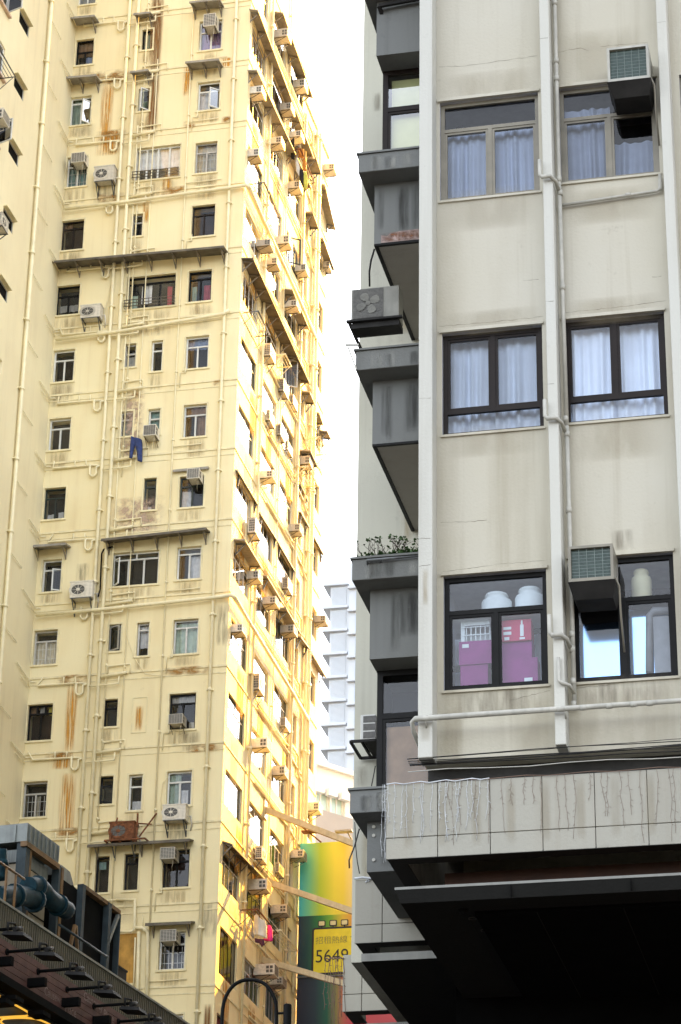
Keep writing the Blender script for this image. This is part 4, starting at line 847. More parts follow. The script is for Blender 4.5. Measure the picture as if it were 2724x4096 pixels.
# planter shrubs
mat('twig',(.05,.03,.025),.9,var=.2); mat('leaf',(.05,.11,.025),.6,var=.3,scale=30,rnd=.2)
def shrub(u,d,n,h,lab,seed):
    rr=random.Random(seed); root=empty('planter_shrub',CF.P(u,led[2][2]+.03,-d),lab,'plant','shrubs on the balcony ledge'); st=MB(); lf=MB()
    def leafq(p,s):
        e=Vector((rr.uniform(-1,1),rr.uniform(-1,1),rr.uniform(-.3,1))).normalized()*s; f=e.cross(Vector((rr.uniform(-1,1),rr.uniform(-1,1),1))).normalized()*s*.5; lf.quad(p,p+e*.5+f,p+e,p+e*.5-f)
    def grow(p,dr,L,r,k):
        q=p+dr*L; mid=p+dr*L*.5+Vector((rr.uniform(-.1,.1),rr.uniform(-.1,.1),0))*L; st.tube([p,mid,q],[r,r*.85,r*.7],5)
        if k>0:
            for _ in range(rr.choice([1,2,2])): grow(q,(dr+Vector((rr.uniform(-.7,.7),rr.uniform(-.5,.5),rr.uniform(-.1,.5)))).normalized(),L*rr.uniform(.55,.8),r*.7,k-1)
        elif rr.random()<.6:
            for _ in range(4): leafq(q,.035)
    b0=CF.P(u,led[2][2]+.02,-d)
    for i in range(n):
        b=b0+Vector((rr.uniform(-.13,.13),rr.uniform(-.08,.08),0)); grow(b,Vector((rr.uniform(-.8,.8),rr.uniform(-.4,.4),1)).normalized(),h*.55,.0065,3)
        for _ in range(38): leafq(b+Vector((rr.uniform(-.1,.1),rr.uniform(-.08,.08),rr.uniform(0,.13))),.045)
    st.build('stem',M['twig'],root); lf.build('foliage',M['leaf'],root)
for x,n,h,lab,s in ((690,8,.24,'leafless twiggy shrub with a few leaves, at the free end of the balcony ledge',1),(1020,9,.26,'twiggy shrub with green leaves in the middle of the balcony ledge',5),(1200,4,.2,'small leafy shrub on the ledge against the white pilaster',9)): shrub(CF.hit('D',x,360,-.2)[0],.2,n,h,lab,s)
# AC on a black rack, low on the side wall
wf=pf(32.6); a=wf.hit('E',685,155); b=wf.hit('E',840,410); root=empty('air_conditioner',wf.P((a[0]+b[0])/2,b[1],0),'pale air conditioner on a black rack by the tan boarded window','air conditioner')
MB().box(wf,a[0],b[0],b[1],a[1],-.5,0).build('casing',M['frame_white'],root,bevel=.01); mb=MB()
for i in range(3): z=b[1]+(a[1]-b[1])*(.06+.31*i); mb.box(wf,a[0]+.04,a[0]+.22,z,z+(a[1]-b[1])*.25,.001,.006)
mb.build('vent',M['ac_grille'],root); mb=MB(); z=b[1]-.02; c=[wf.P(a[0]-.13,z,.02),wf.P(b[0],z,.02),wf.P(b[0],z,-.64),wf.P(a[0]-.13,z,-.64)]
for i in range(4): mb.bar(c[i],c[(i+1)%4],.035)
mb.bar(wf.P(a[0]+.02,z,.02),wf.P(a[0]+.02,z,-.64),.03); mb.box(wf,a[0]+.05,b[0],z,z+.012,-.6,.0); mb.build('rack',M['iron_dark'],root)
# ---- fascia, canopies
def fascia(Y,u0,u1,z0,z1,seam,lab,dp=3.2,seams=(),seam_z=.25):
    fr=pf(Y); root=empty('fascia_band',fr.P(u0,z0,0),lab,'fascia','clad fascia bands of the corner building')
    g=.004
    xs=[u0]+list(seams)+[u1]; mb=MB(); zs=z0+seam_z
    for i in range(len(xs)-1): mb.box(fr,xs[i]+g,xs[i+1]-g,zs+g,z1,-.04,0); mb.box(fr,xs[i]+g,xs[i+1]-g,z0,zs-g,-.04,0)
    mb.build('cladding_panel',M['cladding_white'],root,bevel=.006)
    mb=MB(); mb.box(fr,u0+.01,u1-.01,z0+.02,z1-.01,-.25,-.05); mb.box(fr,u0+.005,u0+.2,z0+.02,z1-.01,-dp,-.251); mb.build('backing',M['ledge_dark'],root)
    mb=MB(); mb.box(fr,u0+.02,u1,z0-.002,z0+.018,-.22,-.001); mb.box(fr,u0+.02,u0+.22,z0-.002,z0+.018,-dp,-.221); mb.build('soffit_frame',M['soffit_paint'],root)
    return root
F1=pf(28.9); a=F1.hit('R4',247,78); b=F1.hit('R4',250,410); FT1=(a[0],b[1],a[1])
sx=[F1.hit('R4',x,200)[0] for x in (477,712,783,947,1183,1327,1420)]
fascia(28.9,a[0],6,b[1],a[1],None,'upper white clad fascia draped with old string lights',seams=[sx[0],sx[1],sx[3],sx[4],sx[6],-1.8,-1.1,0,1.2,2.4,3.6,4.8],seam_z=.26,dp=3.6)
F2=pf(32.55); a=F2.hit('G',470,430); b=F2.hit('G',467,930); F2d=(a[0],b[1],a[1]); fascia(32.55,a[0],-1,b[1],a[1],None,'middle stepped clad fascia behind the canopy edge',seams=[F2.hit('G',685,600)[0],-5,-3.5],seam_z=F2.hit('G',470,785)[1]-b[1],dp=.7)
F3=pf(35.8); a=F3.hit('G',375,1020); b=F3.hit('G',372,1465); F3d=(a[0],b[1],a[1]); fascia(35.8,a[0],-1,b[1],a[1],None,'lowest clad fascia in the photo, with broken wires hanging at its corner',seams=[F3.hit('G',525,1150)[0],-6,-4],seam_z=F3.hit('G',375,1330)[1]-b[1],dp=.7)
mat('gap_dark',(.035,.033,.03),.8,var=.2); mat('dark_brown_board',(.055,.022,.012),.7,var=.15)
tag(MB().box(None,-5.4,6,10.6,11.22,29.6,29.7).build('recess_board',M['dark_brown_board']),'dark brown recessed board strip between fascia and canopy','board')
def canopy(Y,c,tl,bl,lip,lab,u1,Yb,zoff=0,fs=.06):
    fr=pf(Y); a=fr.hit(c,*tl); b=fr.hit(c,*bl); root=empty('canopy',fr.P(a[0],b[1],0),lab,'canopy','canopies of the corner building'); h=a[1]-b[1]
    mb=MB(); mb.box(fr,a[0],u1,a[1]-lip,a[1],-.05,0); mb.build('edge_trim',M['lip'],root)
    mb=MB(); L=Yb-Y
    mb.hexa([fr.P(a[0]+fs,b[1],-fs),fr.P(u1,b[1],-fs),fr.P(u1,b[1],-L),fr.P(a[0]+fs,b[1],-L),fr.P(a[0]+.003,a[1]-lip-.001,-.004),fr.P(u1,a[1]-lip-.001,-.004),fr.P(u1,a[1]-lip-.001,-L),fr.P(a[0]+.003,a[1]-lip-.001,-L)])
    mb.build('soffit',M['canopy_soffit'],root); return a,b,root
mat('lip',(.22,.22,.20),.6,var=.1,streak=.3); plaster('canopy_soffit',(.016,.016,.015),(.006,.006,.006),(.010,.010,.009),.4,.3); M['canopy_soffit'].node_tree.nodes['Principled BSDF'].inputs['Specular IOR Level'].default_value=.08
ca,cb,cr=canopy(28.4,'R4',(285,535),(315,600),.03,'front dark canopy with a thin pale edge and round ceiling lights',7,41)
# near-black sheet under the inner soffit; the shade there is in its colour
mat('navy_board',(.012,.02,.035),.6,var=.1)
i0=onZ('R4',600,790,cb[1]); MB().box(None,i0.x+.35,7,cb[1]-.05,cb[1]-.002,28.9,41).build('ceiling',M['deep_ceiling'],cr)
mb=MB(); 
for x,y in ((635,672),(690,725)): q=onZ('R4',x,y,cb[1]); mb.disc(q-Vector((0,0,.012)),(0,0,1),.055,.04,.012,20)
mb.build('downlight',M['soffit_paint'],cr)
q=onZ('R4',592,634,cb[1]); mb=MB(); mb.disc(q-Vector((0,0,.02)),(0,0,1),.05,0,.02,16); n=16; vs=[q+Vector((.04*math.cos(6.28*j/n)*s,.04*math.sin(6.28*j/n)*s,-.02-z)) for s,z in ((1,0),(.85,.025),(.45,.04)) for j in range(n)]; mb.add(vs,[(i*n+j,i*n+(j+1)%n,(i+1)*n+(j+1)%n,(i+1)*n+j) for i in range(2) for j in range(n)]+[tuple(range(2*n,3*n))],0,True)
tag(mb.build('dome_camera',M['black']),'small black dome camera under the front canopy','camera')
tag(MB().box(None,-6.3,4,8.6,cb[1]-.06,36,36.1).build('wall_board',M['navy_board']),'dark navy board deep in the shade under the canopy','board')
canopy(31.5,'G',(520,1010),(525,1055),.10,'middle dark canopy with a pale edge, below the second fascia',-2,40)
canopy(34.8,'G',(560,1555),(565,1600),.10,'lowest canopy, its pale edge at the bottom of the photo',-2,42)
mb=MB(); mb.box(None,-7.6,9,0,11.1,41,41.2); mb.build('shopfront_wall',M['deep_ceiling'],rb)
# ---- hanging string lights, cables
mat('wire_white',(.60,.62,.64),.6); mat('wire_brown',(.17,.11,.08),.8); mat('wire_black',(.012,.011,.01),.6)
def strands(fr,u0,u1,ztop,zfun,n,seed,mt,lab,top=True,name='string_lights',r=.0019,d=.012):
    rr=random.Random(seed); mb=MB(); P=fr.P
    if top: mb.tube([P(u0+(u1-u0)*i/12,ztop+.012*math.sin(i*2.1),d+.01) for i in range(13)],r*2.6,6)
    for i in range(n):
        u=u0+(u1-u0)*(i+rr.uniform(.1,.9))/n; z=ztop; L=zfun(u,rr); pts=[]; k=9; uu=u
        for j in range(k+1): pts.append(P(uu,ztop-L*j/k,d+rr.uniform(-.006,.01))); uu+=rr.uniform(-.016,.016)
        mb.tube(pts,r,4)
        for j in range(1,k): 
            if rr.random()<.75: q=pts[j]; s=rr.choice([-1,1]); mb.tube([q,q+Vector((s*rr.uniform(.012,.035),-.004,-rr.uniform(.0,.035)))],r*.85,4)
    return tag(mb.build(name,M[mt]),lab,'string lights')
zt=FT1[2]+.005
strands(F1,FT1[0]+.01,sx[1],zt,lambda u,r:r.choice([.5,.62,.7,.75]),17,1,'wire_white','white icicle string lights draped over the fascia end',r=.0027)
strands(F1,sx[0]+.02,-2.2,zt,lambda u,r:r.choice([.35,.55,.7,.8,.9]),24,2,'wire_brown','rusty brown icicle string light wires hanging down the fascia')
strands(F1,FT1[0]-.04,FT1[0],zt,lambda u,r:r.uniform(.8,.98),3,3,'wire_white','white string light strands hanging free off the upper fascia corner',top=False,d=.02)
strands(F3,F3d[0]-.25,F3d[0]+.02,F3d[2]-.05,lambda u,r:r.uniform(.7,1.15),9,4,'wire_brown','tangle of broken brown wires hanging off the lowest fascia corner',r=.004)
strands(F2,F2d[0],F2d[0]+1.3,F2d[2]+.01,lambda u,r:r.uniform(.01,.06),5,5,'wire_white','bundle of white wire lying along the middle fascia top',r=.006)
rr=random.Random(11); mb=MB(); 
for k in range(6):
    z=12.86+rr.uniform(-.04,.035); y=rr.uniform(.1,.36); pts=[RF.P(-5.95+i*.55,z-.018*math.sin(i*.45+k)+.015*i*rr.uniform(-.3,1)*.2,y) for i in range(16)]; mb.tube(pts,rr.uniform(.004,.008),5)
tag(mb.build('cable_bundle',M['wire_black']),'bundle of black cables sagging along the wall above the white fascia','cables')
mb=MB(); mb.tube([RF.P(-5.9+i*.5,12.62+.015*math.sin(i*1.7)-.01*i*.2,.5) for i in range(17)],.006,6); tag(mb.build('cable',M['pipe_white']),'single pale cable stretched just above the white fascia','cables')
mb=MB(); wf=pf(33.2)
mb.tube([wf.P(*wf.hit('E',*q),0) for q in ((840,690),(800,900))],.008,5); mb.tube([wf.P(*wf.hit('E',*q),.1) for q in ((690,1370),(640,1550),(582,1700),(585,1780))],.011,5); mb.tube([wf.P(*wf.hit('E',*q),.06) for q in ((635,1290),(645,1550),(660,1700),(685,1829))],.007,5)
tag(mb.build('cable',M['wire_black']),'black cables hanging loose down the beige wall by the fascia corner','cables')
MB().box(RF,-5.8,8,12.2,12.925,-.5,-.3).build('gap_board',M['gap_dark'],rb)
MB().box(None,-5.95,8,12.0,12.08,28.95,30.8).build('fascia_roof',M['ledge_dark'],rb)
# grime on the right wall
for q in [('R1',486,862,940,1010,'grime'),('R1',480,340,935,440,'grime'),('R3',476,795,980,900,'dark_stain'),('R3',480,880,600,1110,'grime'),('R1',1030,860,1470,980,'grime'),('R1',1010,150,1450,390,'grime'),('R3',1060,740,1560,850,'dark_stain'),('R3',800,830,990,1090,'grime'),('R3',1080,800,1560,1080,'grime'),('R2',1050,720,1510,900,'grime'),('R2',500,770,950,880,'grime'),('R3',1250,80,1360,170,'dark_stain'),('R2',485,260,950,330,'grime'),('R2',1040,200,1500,285,'grime')]:
    decal(RF,*q,d=.003+random.random()*.004,par=rb,name='stain')
decal(RP,'R3',408,250,440,420,'sill_stain',par=rb); decal(RP,'R3',395,930,450,1030,'grime',par=rb,name='stain'); decal(wf,'E',610,690,770,910,'dark_stain',par=rb,name='stain'); decal(pf(33.3),'B0',400,1250,520,1500,'dark_stain',d=.004,par=rb,name='stain')
for x in range(9):
    u=FT1[0]+.2+x*.41; MB().rect(F1,u,u+.14,FT1[1]+.1,FT1[2]-.03,.0025).build('stain',M['grime'],rb)

# hairline cracks and joint lines
def crack(fr,c,pts,w=.006,d=.0015):
    mb=MB(); q=[fr.hit(c,x,y) for x,y in pts]; rr=random.Random(int(pts[0][0])); Q=[]
    for (a,b),(e,f) in zip(q,q[1:]):
        n=max(3,int(abs(e-a)/.05+abs(f-b)/.05))
        for i in range(n): t=i/n; Q.append((a+(e-a)*t+rr.uniform(-.004,.004),b+(f-b)*t+rr.uniform(-.007,.007)))
    Q.append(q[-1]); hz=abs(Q[-1][0]-Q[0][0])>abs(Q[-1][1]-Q[0][1])
    ww=[w*rr.uniform(.15,1) for _ in Q]; vs=[]
    for (u,z),k in zip(Q,ww): vs+=[fr.P(u,z+k/2,d),fr.P(u,z-k/2,d)] if hz else [fr.P(u+k/2,z,d),fr.P(u-k/2,z,d)]
    mb.add(vs,[(2*i,2*i+1,2*i+3,2*i+2) for i in range(len(Q)-1)]); return mb.build('crack',M['crack'],rb)
mat('crack',(.14,.12,.09),.9)
for c,p in (('R1',[(485,300),(600,296),(840,262),(925,250)]),('R1',[(1010,235),(1120,215),(1155,228)]),('R1',[(1210,208),(1300,200),(1420,190)]),('R2',[(485,316),(720,296),(950,272)]),('R2',[(1040,255),(1300,228),(1500,200)]),('R2',[(860,110),(930,105)]),('R2',[(1440,95),(1480,90)]),('R3',[(490,48),(640,42),(700,36)]),('R3',[(800,845),(840,835),(980,800)]),('R3',[(1080,790),(1250,775),(1420,745)]),('R3',[(500,268),(740,235),(960,218)])): crack(RF,c,p)
for c,p in (('R1',[(934,172),(972,170)]),('R1',[(1460,102),(1503,96)]),('R2',[(392,640),(447,636)]),('R2',[(958,205),(998,202)]),('R3',[(390,245),(446,236)]),('R3',[(390,120),(446,118)]),('R2',[(958,575),(1000,572)])): crack(RP,c,p,.008)

# weathering of the balcony fronts
rr=random.Random(21)
for u,zb,zt in led:
    for k in range(5):
        a=u+.03+rr.random()*.7; MB().rect(CF,a,min(-5.83,a+rr.uniform(.1,.3)),zb+.005,zt-rr.uniform(0,.08),.002+.0007*k).build('stain',M['ledge_stain' if k%2 else 'ledge_pale'],rb)
for p,l in ((p1,led[0]),(p2,led[1]),(p3,led[2]),(p4,led[3])):
    for k in range(4):
        a=p[0]+.02+rr.random()*.5; MB().rect(PF,a,min(-5.83,a+rr.uniform(.1,.25)),p[1]+rr.uniform(.0,.3),l[1]-.05,.002+.0007*k).build('stain',M['ledge_stain'],rb)
for k in range(7):
    a=-7.3+rr.random()*.8; z=12.3+k*1.7; MB().rect(pf(33.3),a,a+rr.uniform(.2,.4),z,z+rr.uniform(.6,1.3),.003+.0006*k).build('stain',M['sill_stain'],rb)
for k in range(3): q=pf(30.55).hit('E',825,(1330,1420,1675)[k]); mb=MB(); mb.disc(PF.P(q[0],q[1],0),(0,-1,0),.022,0,.02,10); mb.build('bolt',M['pipe_white'],rb)
# joints in the canopy
fr=pf(28.4); mb=MB()
for x in (806,1345): u=fr.hit('R4',x,540)[0]; mb.box(fr,u-.004,u+.004,cb[1]+.01,ca[1]-.032,-.06,.002)
mb.build('joint',M['black'],cr); mb=MB()
for u in (-5.05,-4.2,-3.2,-2.2): mb.box(None,u,u+.012,cb[1]-.054 if u>-5 else cb[1]-.004,cb[1]-.0505 if u>-5 else cb[1]-.0005,28.9,36)
mb.build('joint',M['canopy_soffit'],cr)
# ------------------------------------------------------------------ painted hoarding
def grad(name,stops,u0,u1,rough=.5,tilt=0.):
    mt,t,n,l,b=nt(name); s=n.new('ShaderNodeSeparateXYZ'); l.new(coord(t),s.inputs[0])
    mr=n.new('ShaderNodeMapRange'); mr.inputs['From Min'].default_value=u0; mr.inputs['From Max'].default_value=u1; 
    ad=n.new('ShaderNodeMath'); ad.operation='MULTIPLY_ADD'; ad.inputs[1].default_value=tilt; l.new(s.outputs[2],ad.inputs[0]); l.new(s.outputs[0],ad.inputs[2]); l.new(ad.outputs[0],mr.inputs['Value'])
    R=n.new('ShaderNodeValToRGB'); e=R.color_ramp.elements; e[0].position=stops[0][0]; e[0].color=(*stops[0][1],1); e[1].position=stops[-1][0]; e[1].color=(*stops[-1][1],1)
    for p,c in stops[1:-1]: q=e.new(p); q.color=(*c,1)
    l.new(mr.outputs[0],R.inputs['Fac']); c=mix(t,math_(t,'MULTIPLY',noise(t,coord(t),.8,5),.12),R.outputs['Color'],tuple(.4 for _ in range(3)),'MULTIPLY')
    l.new(c,b.inputs['Base Color']); b.inputs['Roughness'].default_value=rough; return mt
HY=90.85; HF=Fr((0,HY,0),(1,0,0),(0,-1,0))
uL=HF.hit('Z5',915,1400)[0]; uR=HF.hit('N',1404,3600)[0]; W_=uR-uL
zt=HF.hit('Z5',1200,1133)[1]; zm=HF.hit('Z6',1240,435)[1]; zl=HF.hit('Z6',1240,1105)[1]
grad('hoard_top',[(0,(.04,.48,.54)),(.2,(.18,.58,.28)),(.4,(.46,.64,.03)),(.68,(.85,.76,.05)),(.85,(.87,.72,.05)),(1,(.85,.68,.22))],uL,uR)
grad('hoard_mid',[(0,(.008,.02,.045)),(.2,(.0,.06,.05)),(.42,(.0,.20,.03)),(.62,(.16,.42,.02)),(.85,(.72,.52,.03)),(1,(.74,.38,.04))],uL,uR)
grad('hoard_low',[(0,(.012,.010,.030)),(.35,(.006,.03,.05)),(.58,(.0,.11,.06)),(.75,(.25,.22,.06)),(.9,(.55,.12,.08)),(1,(.55,.06,.08))],uL,uR)
ho=empty('hoarding',(uL,HY,20),'rainbow painted hoarding with a yellow phone number sign, beyond the tower side','hoarding')
for z0,z1,mt in ((zm+.002,zt,'hoard_top'),(zl+.06,zm,'hoard_mid'),(0,zl,'hoard_low')): MB().box(HF,uL,uL+9,z0,z1,-.3,0).build('panel',M[mt],ho)
MB().box(HF,uL,uL+9,zl+.002,zl+.058,-.3,.06).build('edge_strip',M['steel_grey'],ho)
mat('sign_black',(.012,.012,.012),.5); mat('sign_yellow',(.82,.70,.02),.5,var=.04); mat('sign_cream',(.72,.66,.36),.5); mat('sign_grey',(.30,.27,.06),.6)
a=HF.hit('Z6',1128,595); b=HF.hit('Z6',1700,1037); sg=MB()
def rrect(u0,u1,z0,z1,r,n=5):
    pts=[]
    for cx,cz,a0 in ((u1-r,z1-r,0),(u0+r,z1-r,90),(u0+r,z0+r,180),(u1-r,z0+r,270)):
        for i in range(n+1): t=math.radians(a0+90*i/n); pts.append((cx+r*math.cos(t),cz+r*math.sin(t)))
    return pts
bw=.075; u1=a[0]+6.4
sg.prism(HF,rrect(a[0]-bw,u1+bw,b[1]-bw,a[1]+bw,.12),.004,.03,0); sg.prism(HF,rrect(a[0],u1,b[1],a[1],.06),.031,.04,1)
pt=HF.hit('Z6',1210,527); 
for i in range(5):
    cx=pt[0]+i*(HF.hit('Z6',1333,520)[0]-pt[0]); z=pt[1]; 
    sg.prism(HF,rrect(cx-.14,cx+.14,z-.115,z+.115,.04),.004,.03,0); sg.prism(HF,rrect(cx-.105,cx+.105,z-.08,z+.08,.03),.031,.04,2)
    sg.box(HF,cx-.03,cx+.03,a[1]+bw,z-.116,.004,.03,0); sg.box(HF,cx-.09,cx+.09,z-.2,z-.165,.0045,.032,0)
sb=sg.build('sign_board',[M['sign_black'],M['sign_yellow'],M['sign_cream']],ho)
def text(s,fr,u,z,h,mt,par,d=.045,name='lettering',ext=.004,sx=1.,rot=None):
    cu=bpy.data.curves.new(name,'FONT'); cu.body=s; cu.size=1; cu.extrude=0
    t=bpy.data.objects.new(name,cu); COL.objects.link(t); dg=bpy.context.evaluated_depsgraph_get(); me=bpy.data.meshes.new_from_object(t.evaluated_get(dg)); bpy.data.objects.remove(t)
    if not me.vertices: return None
    xs=[v.co.x for v in me.vertices]; ys=[v.co.y for v in me.vertices]; y0,y1=min(ys),max(ys); x0=min(xs); k=h/(y1-y0)
    for v in me.vertices: v.co=fr.P(u+(v.co.x-x0)*k*sx,z+(v.co.y-y0)*k,d)
    me.materials.clear(); me.materials.append(M[mt]); o=bpy.data.objects.new(name,me); COL.objects.link(o)
    if par is not None:
        o.parent=par; w=WORLD.get(par.name)
        if w is not None: o.matrix_parent_inverse=Matrix.Translation(-w)
    return o
q0=HF.hit('Z6',1145,752); q1=HF.hit('Z6',1145,672); text('招租熱線 TEL',HF,q0[0],q0[1],q1[1]-q0[1],'sign_grey',sb)
q0=HF.hit('Z6',1145,950); q1=HF.hit('Z6',1145,812); text('5649',HF,q0[0],q0[1]-.01,q1[1]-q0[1],'sign_black',sb,sx=.93)
mat('green_ink',(.03,.08,.01),.6); zz=L0-2*PITCH
text('9',FS,80.42,zz+.78,.55,'green_ink',tower,d=-.07); text('3',FS,81.25,zz+.8,.55,'green_ink',tower,d=-.07)
# small sign lamp on an arm over the hoarding
q=HF.hit('E',450,1370,.5); mb=MB(); e=HF.hit('E',590,1455,.1); mb.tube([HF.P(q[0]+.3,q[1]+.05,.5),HF.P(e[0],e[1],.05)],.03,6); mb.box(HF,q[0]-.1,q[0]+.55,q[1]-.06,q[1]+.0,.35,.65); tag(mb.build('sign_lamp',M['ac_white']),'small floodlight on a thin arm above the rainbow hoarding','lamp')
q=HF.hit('E',80,1390,.4); mb=MB(); e=HF.hit('E',270,1480,.4); mb.tube([HF.P(q[0],q[1]+.2,.5),HF.P(e[0],e[1],.3)],.03,6); mb.box(HF,q[0],q[0]+.6,q[1]-.02,q[1]+.03,.3,.6); tag(mb.build('sign_lamp',M['rust']),'rusty lamp arm at the hoarding top corner beside the gold wall','lamp')
# ------------------------------------------------------------------ pale buildings far behind
mat('far_white',(.63,.66,.69),.7,var=.03,scale=.1); mat('far_louvre',(.66,.70,.74),.6,var=.04,scale=.1); mat('far_glass',(.55,.68,.86),.3,var=.05,scale=.05); mat('mid_white',(.64,.70,.76),.7,var=.05,scale=.3); mat('mid_grey',(.30,.31,.33),.7,var=.08,scale=.3); mat('mid_glass',(.42,.60,.62),.25,var=.1,scale=.4)  # far tower colours are paled, so its haze is in the paint
FY=300.; FF=Fr((0,FY,0),(1,0,0),(0,-1,0)); far=empty('office_tower',FF.P(-30,0,0),'pale hazy office tower of louvred floors seen in the gap between the two buildings','office tower')
uA=FF.hit('D',212,900)[0]; uB=FF.hit('D',425,900)[0]; uC=FF.hit('D',640,900)[0]; ztop=FF.hit('D',210,712)[1]; f1=FF.hit('D',210,1003)[1]; ph=(ztop-FF.hit('D',190,2095)[1])/5.05
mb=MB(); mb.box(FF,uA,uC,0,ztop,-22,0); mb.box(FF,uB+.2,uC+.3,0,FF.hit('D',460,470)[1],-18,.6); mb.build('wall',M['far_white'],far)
for i in range(16):
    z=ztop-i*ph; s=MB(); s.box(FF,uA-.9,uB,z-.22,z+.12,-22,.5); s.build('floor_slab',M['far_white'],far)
    lv=MB()
    for j in range(16): zz=z-.5-(ph-.7)*j/16; lv.box(FF,uA+.25,uB-.3,zz-.12,zz,.02,.10)
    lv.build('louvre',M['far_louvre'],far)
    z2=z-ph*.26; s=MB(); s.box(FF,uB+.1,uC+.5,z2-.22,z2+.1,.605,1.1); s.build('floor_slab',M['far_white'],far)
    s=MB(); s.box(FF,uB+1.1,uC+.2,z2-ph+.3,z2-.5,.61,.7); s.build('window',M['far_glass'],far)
az=math.radians(36); A0=FF; MFy=125.
r=ray(*px('E',230,700)); p=CAM+r*(MFy/r.y); MF=Fr((p.x,p.y,0),(math.sin(az),math.cos(az),0),(math.cos(az),-math.sin(az),0))
mid=empty('white_block',(p.x,p.y,0),'white low block with two wide windows behind the rainbow hoarding','building')
h0=MF.hit('E',230,690)[1]; u1=MF.hit('E',620,800)[0]; mh=[]
for x0,y0,x1,y1 in ((205,945,365,1222),(385,985,522,1262)): a=MF.hit('E',x0,y0); b=MF.hit('E',x1,y1); mh.append((a[0],b[0],MF.hit('E',x1,y1)[1],MF.hit('E',x0,y0)[1]))
zl_,zh_=min(q[2] for q in mh),max(q[3] for q in mh); mh=[(q[0],q[1],zl_,zh_) for q in mh]; mh2=[(q[0],q[1],zl_-4.2,zh_-4.0) for q in mh]
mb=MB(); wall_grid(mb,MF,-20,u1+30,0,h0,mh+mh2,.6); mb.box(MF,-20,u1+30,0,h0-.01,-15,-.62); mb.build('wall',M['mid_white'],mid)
for q in mh+mh2: 
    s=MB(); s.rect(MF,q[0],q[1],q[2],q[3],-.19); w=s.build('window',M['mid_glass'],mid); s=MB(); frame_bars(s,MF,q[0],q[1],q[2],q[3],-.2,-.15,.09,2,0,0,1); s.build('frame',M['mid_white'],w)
MB().box(MF,-20,mh[1][1]+.2,zl_-2.2,zl_-.1,.01,.8).build('ledge',M['mid_grey'],mid)
mb=MB(); 
for i in range(16): mb.box(MF,i*.9-3,i*.9-2.4,h0-1.5,h0-1.1,.005,.3)
mb.box(MF,-20,u1+30,h0-.01,h0+.25,-.4,.25); mb.build('parapet',M['mid_white'],mid)
# ------------------------------------------------------------------ dark shop block at lower left
LA=math.radians(6.3694); LF=Fr((-18.5834,50,0),(math.sin(LA),math.cos(LA),0),(math.cos(LA),-math.sin(LA),0))
mat('ribbed_wall',(.10,.088,.06),.7,var=.2,scale=2,streak=.6); mat('pink_board',(.10,.042,.036),.7,var=.2,scale=3,streak=.3); mat('shop_dark',(.01,.012,.01),.4,var=.2); mat('letter_faint',(.22,.15,.135),.7)
lb=empty('shop_block',LF.P(0,0,0),'dark low shop block, its wall with pink board band and row of black floodlights','building')
TOP=17.747
mb=MB(); mb.box(LF,-8,34,0,TOP,-14,0); i=0; u=-8
while u<16: mb.box(LF,u,u+.05,17.0,TOP-.02,.001,.02); u+=.11
mb.build('wall',M['ribbed_wall'],lb)
MB().box(LF,-8,34,TOP+.001,TOP+.05,-.3,.05).build('coping',M['ledge_dark'],lb)
mb=MB()
for i in range(6): z=16.1+.147*i; mb.box(LF,-8,34,z+.006,z+.141,.001,.06)
mb.build('board_band',M['pink_board'],lb)
MB().box(LF,-8,34,15.93,16.1,.001,.35).build('ledge',M['black'],lb); MB().box(LF,-8,34,12,15.92,.001,.04).build('shop_panel',M['shop_dark'],lb)
for x,y,s,h in ((372,1655,'Causeway',.24),(560,1785,'Place',.2),(725,1700,'Causeway',.24),(905,1840,'Place',.2)):
    q=LF.hit('A',x,y); text(s,LF,q[0],q[1],h,'letter_faint',lb,d=.064)
def lamp0():
    r=empty('floodlight',(0,0,0),'x','floodlight',world=False)
    a=MB(); a.tube([(0,0,0),(.92,0,0)],.035,8); a.tube([(0,0,0),(.03,0,0)],.07,10); a.build('arm',M['black'],r)
    h=MB(); h.hexa([(.72,-.22,-.17),(1.22,-.22,-.23),(1.22,.26,-.23),(.72,.26,-.17),(.76,-.18,-.09),(1.18,-.18,-.14),(1.18,.22,-.14),(.76,.22,-.09)]); h.build('lamp_head',M['iron_dark'],r)
    y=MB(); y.tube([(.85,-.2,-.1),(.85,-.2,.06),(.9,0,.10),(.85,.2,.06),(.85,.2,-.1)],.022,6); y.tube([(1.0,-.2,-.08),(1.0,.1,.02)],.05,8); y.build('yoke',M['iron_dark'],r); return r
l0=lamp0(); us=[LF.hit('A',x,y)[0] for x,y in ((35,1255),(315,1430),(575,1585),(815,1730),(1035,1870))]
us=[us[0]-3.04,us[0]-1.52]+us+[us[-1]+1.5]
nm=['black floodlight under the railing, mostly cut off by the photo edge','black floodlight on a long arm, under the beige container panel','black floodlight on long arm, under the rooftop screen start','black floodlight on long arm, under the middle of the rooftop screen','black floodlight on long arm, below the small vent box','black floodlight on long arm, last before the block leaves the photo','black floodlight at the bottom edge of the photo, arm tip only','black floodlight just under the bottom edge by the lower yellow window']
for i,u in enumerate(us):
    o=l0 if i==0 else copy_tree(l0); o.location=LF.P(u,16.76,.06); o.rotation_euler=(0,0,-LA); o['label']=nm[i]; o['group']='floodlights on the shop block'
p0=MB().box(None,0,.4,-.09,.09,-.07,.07).build('box_light',M['black']); 
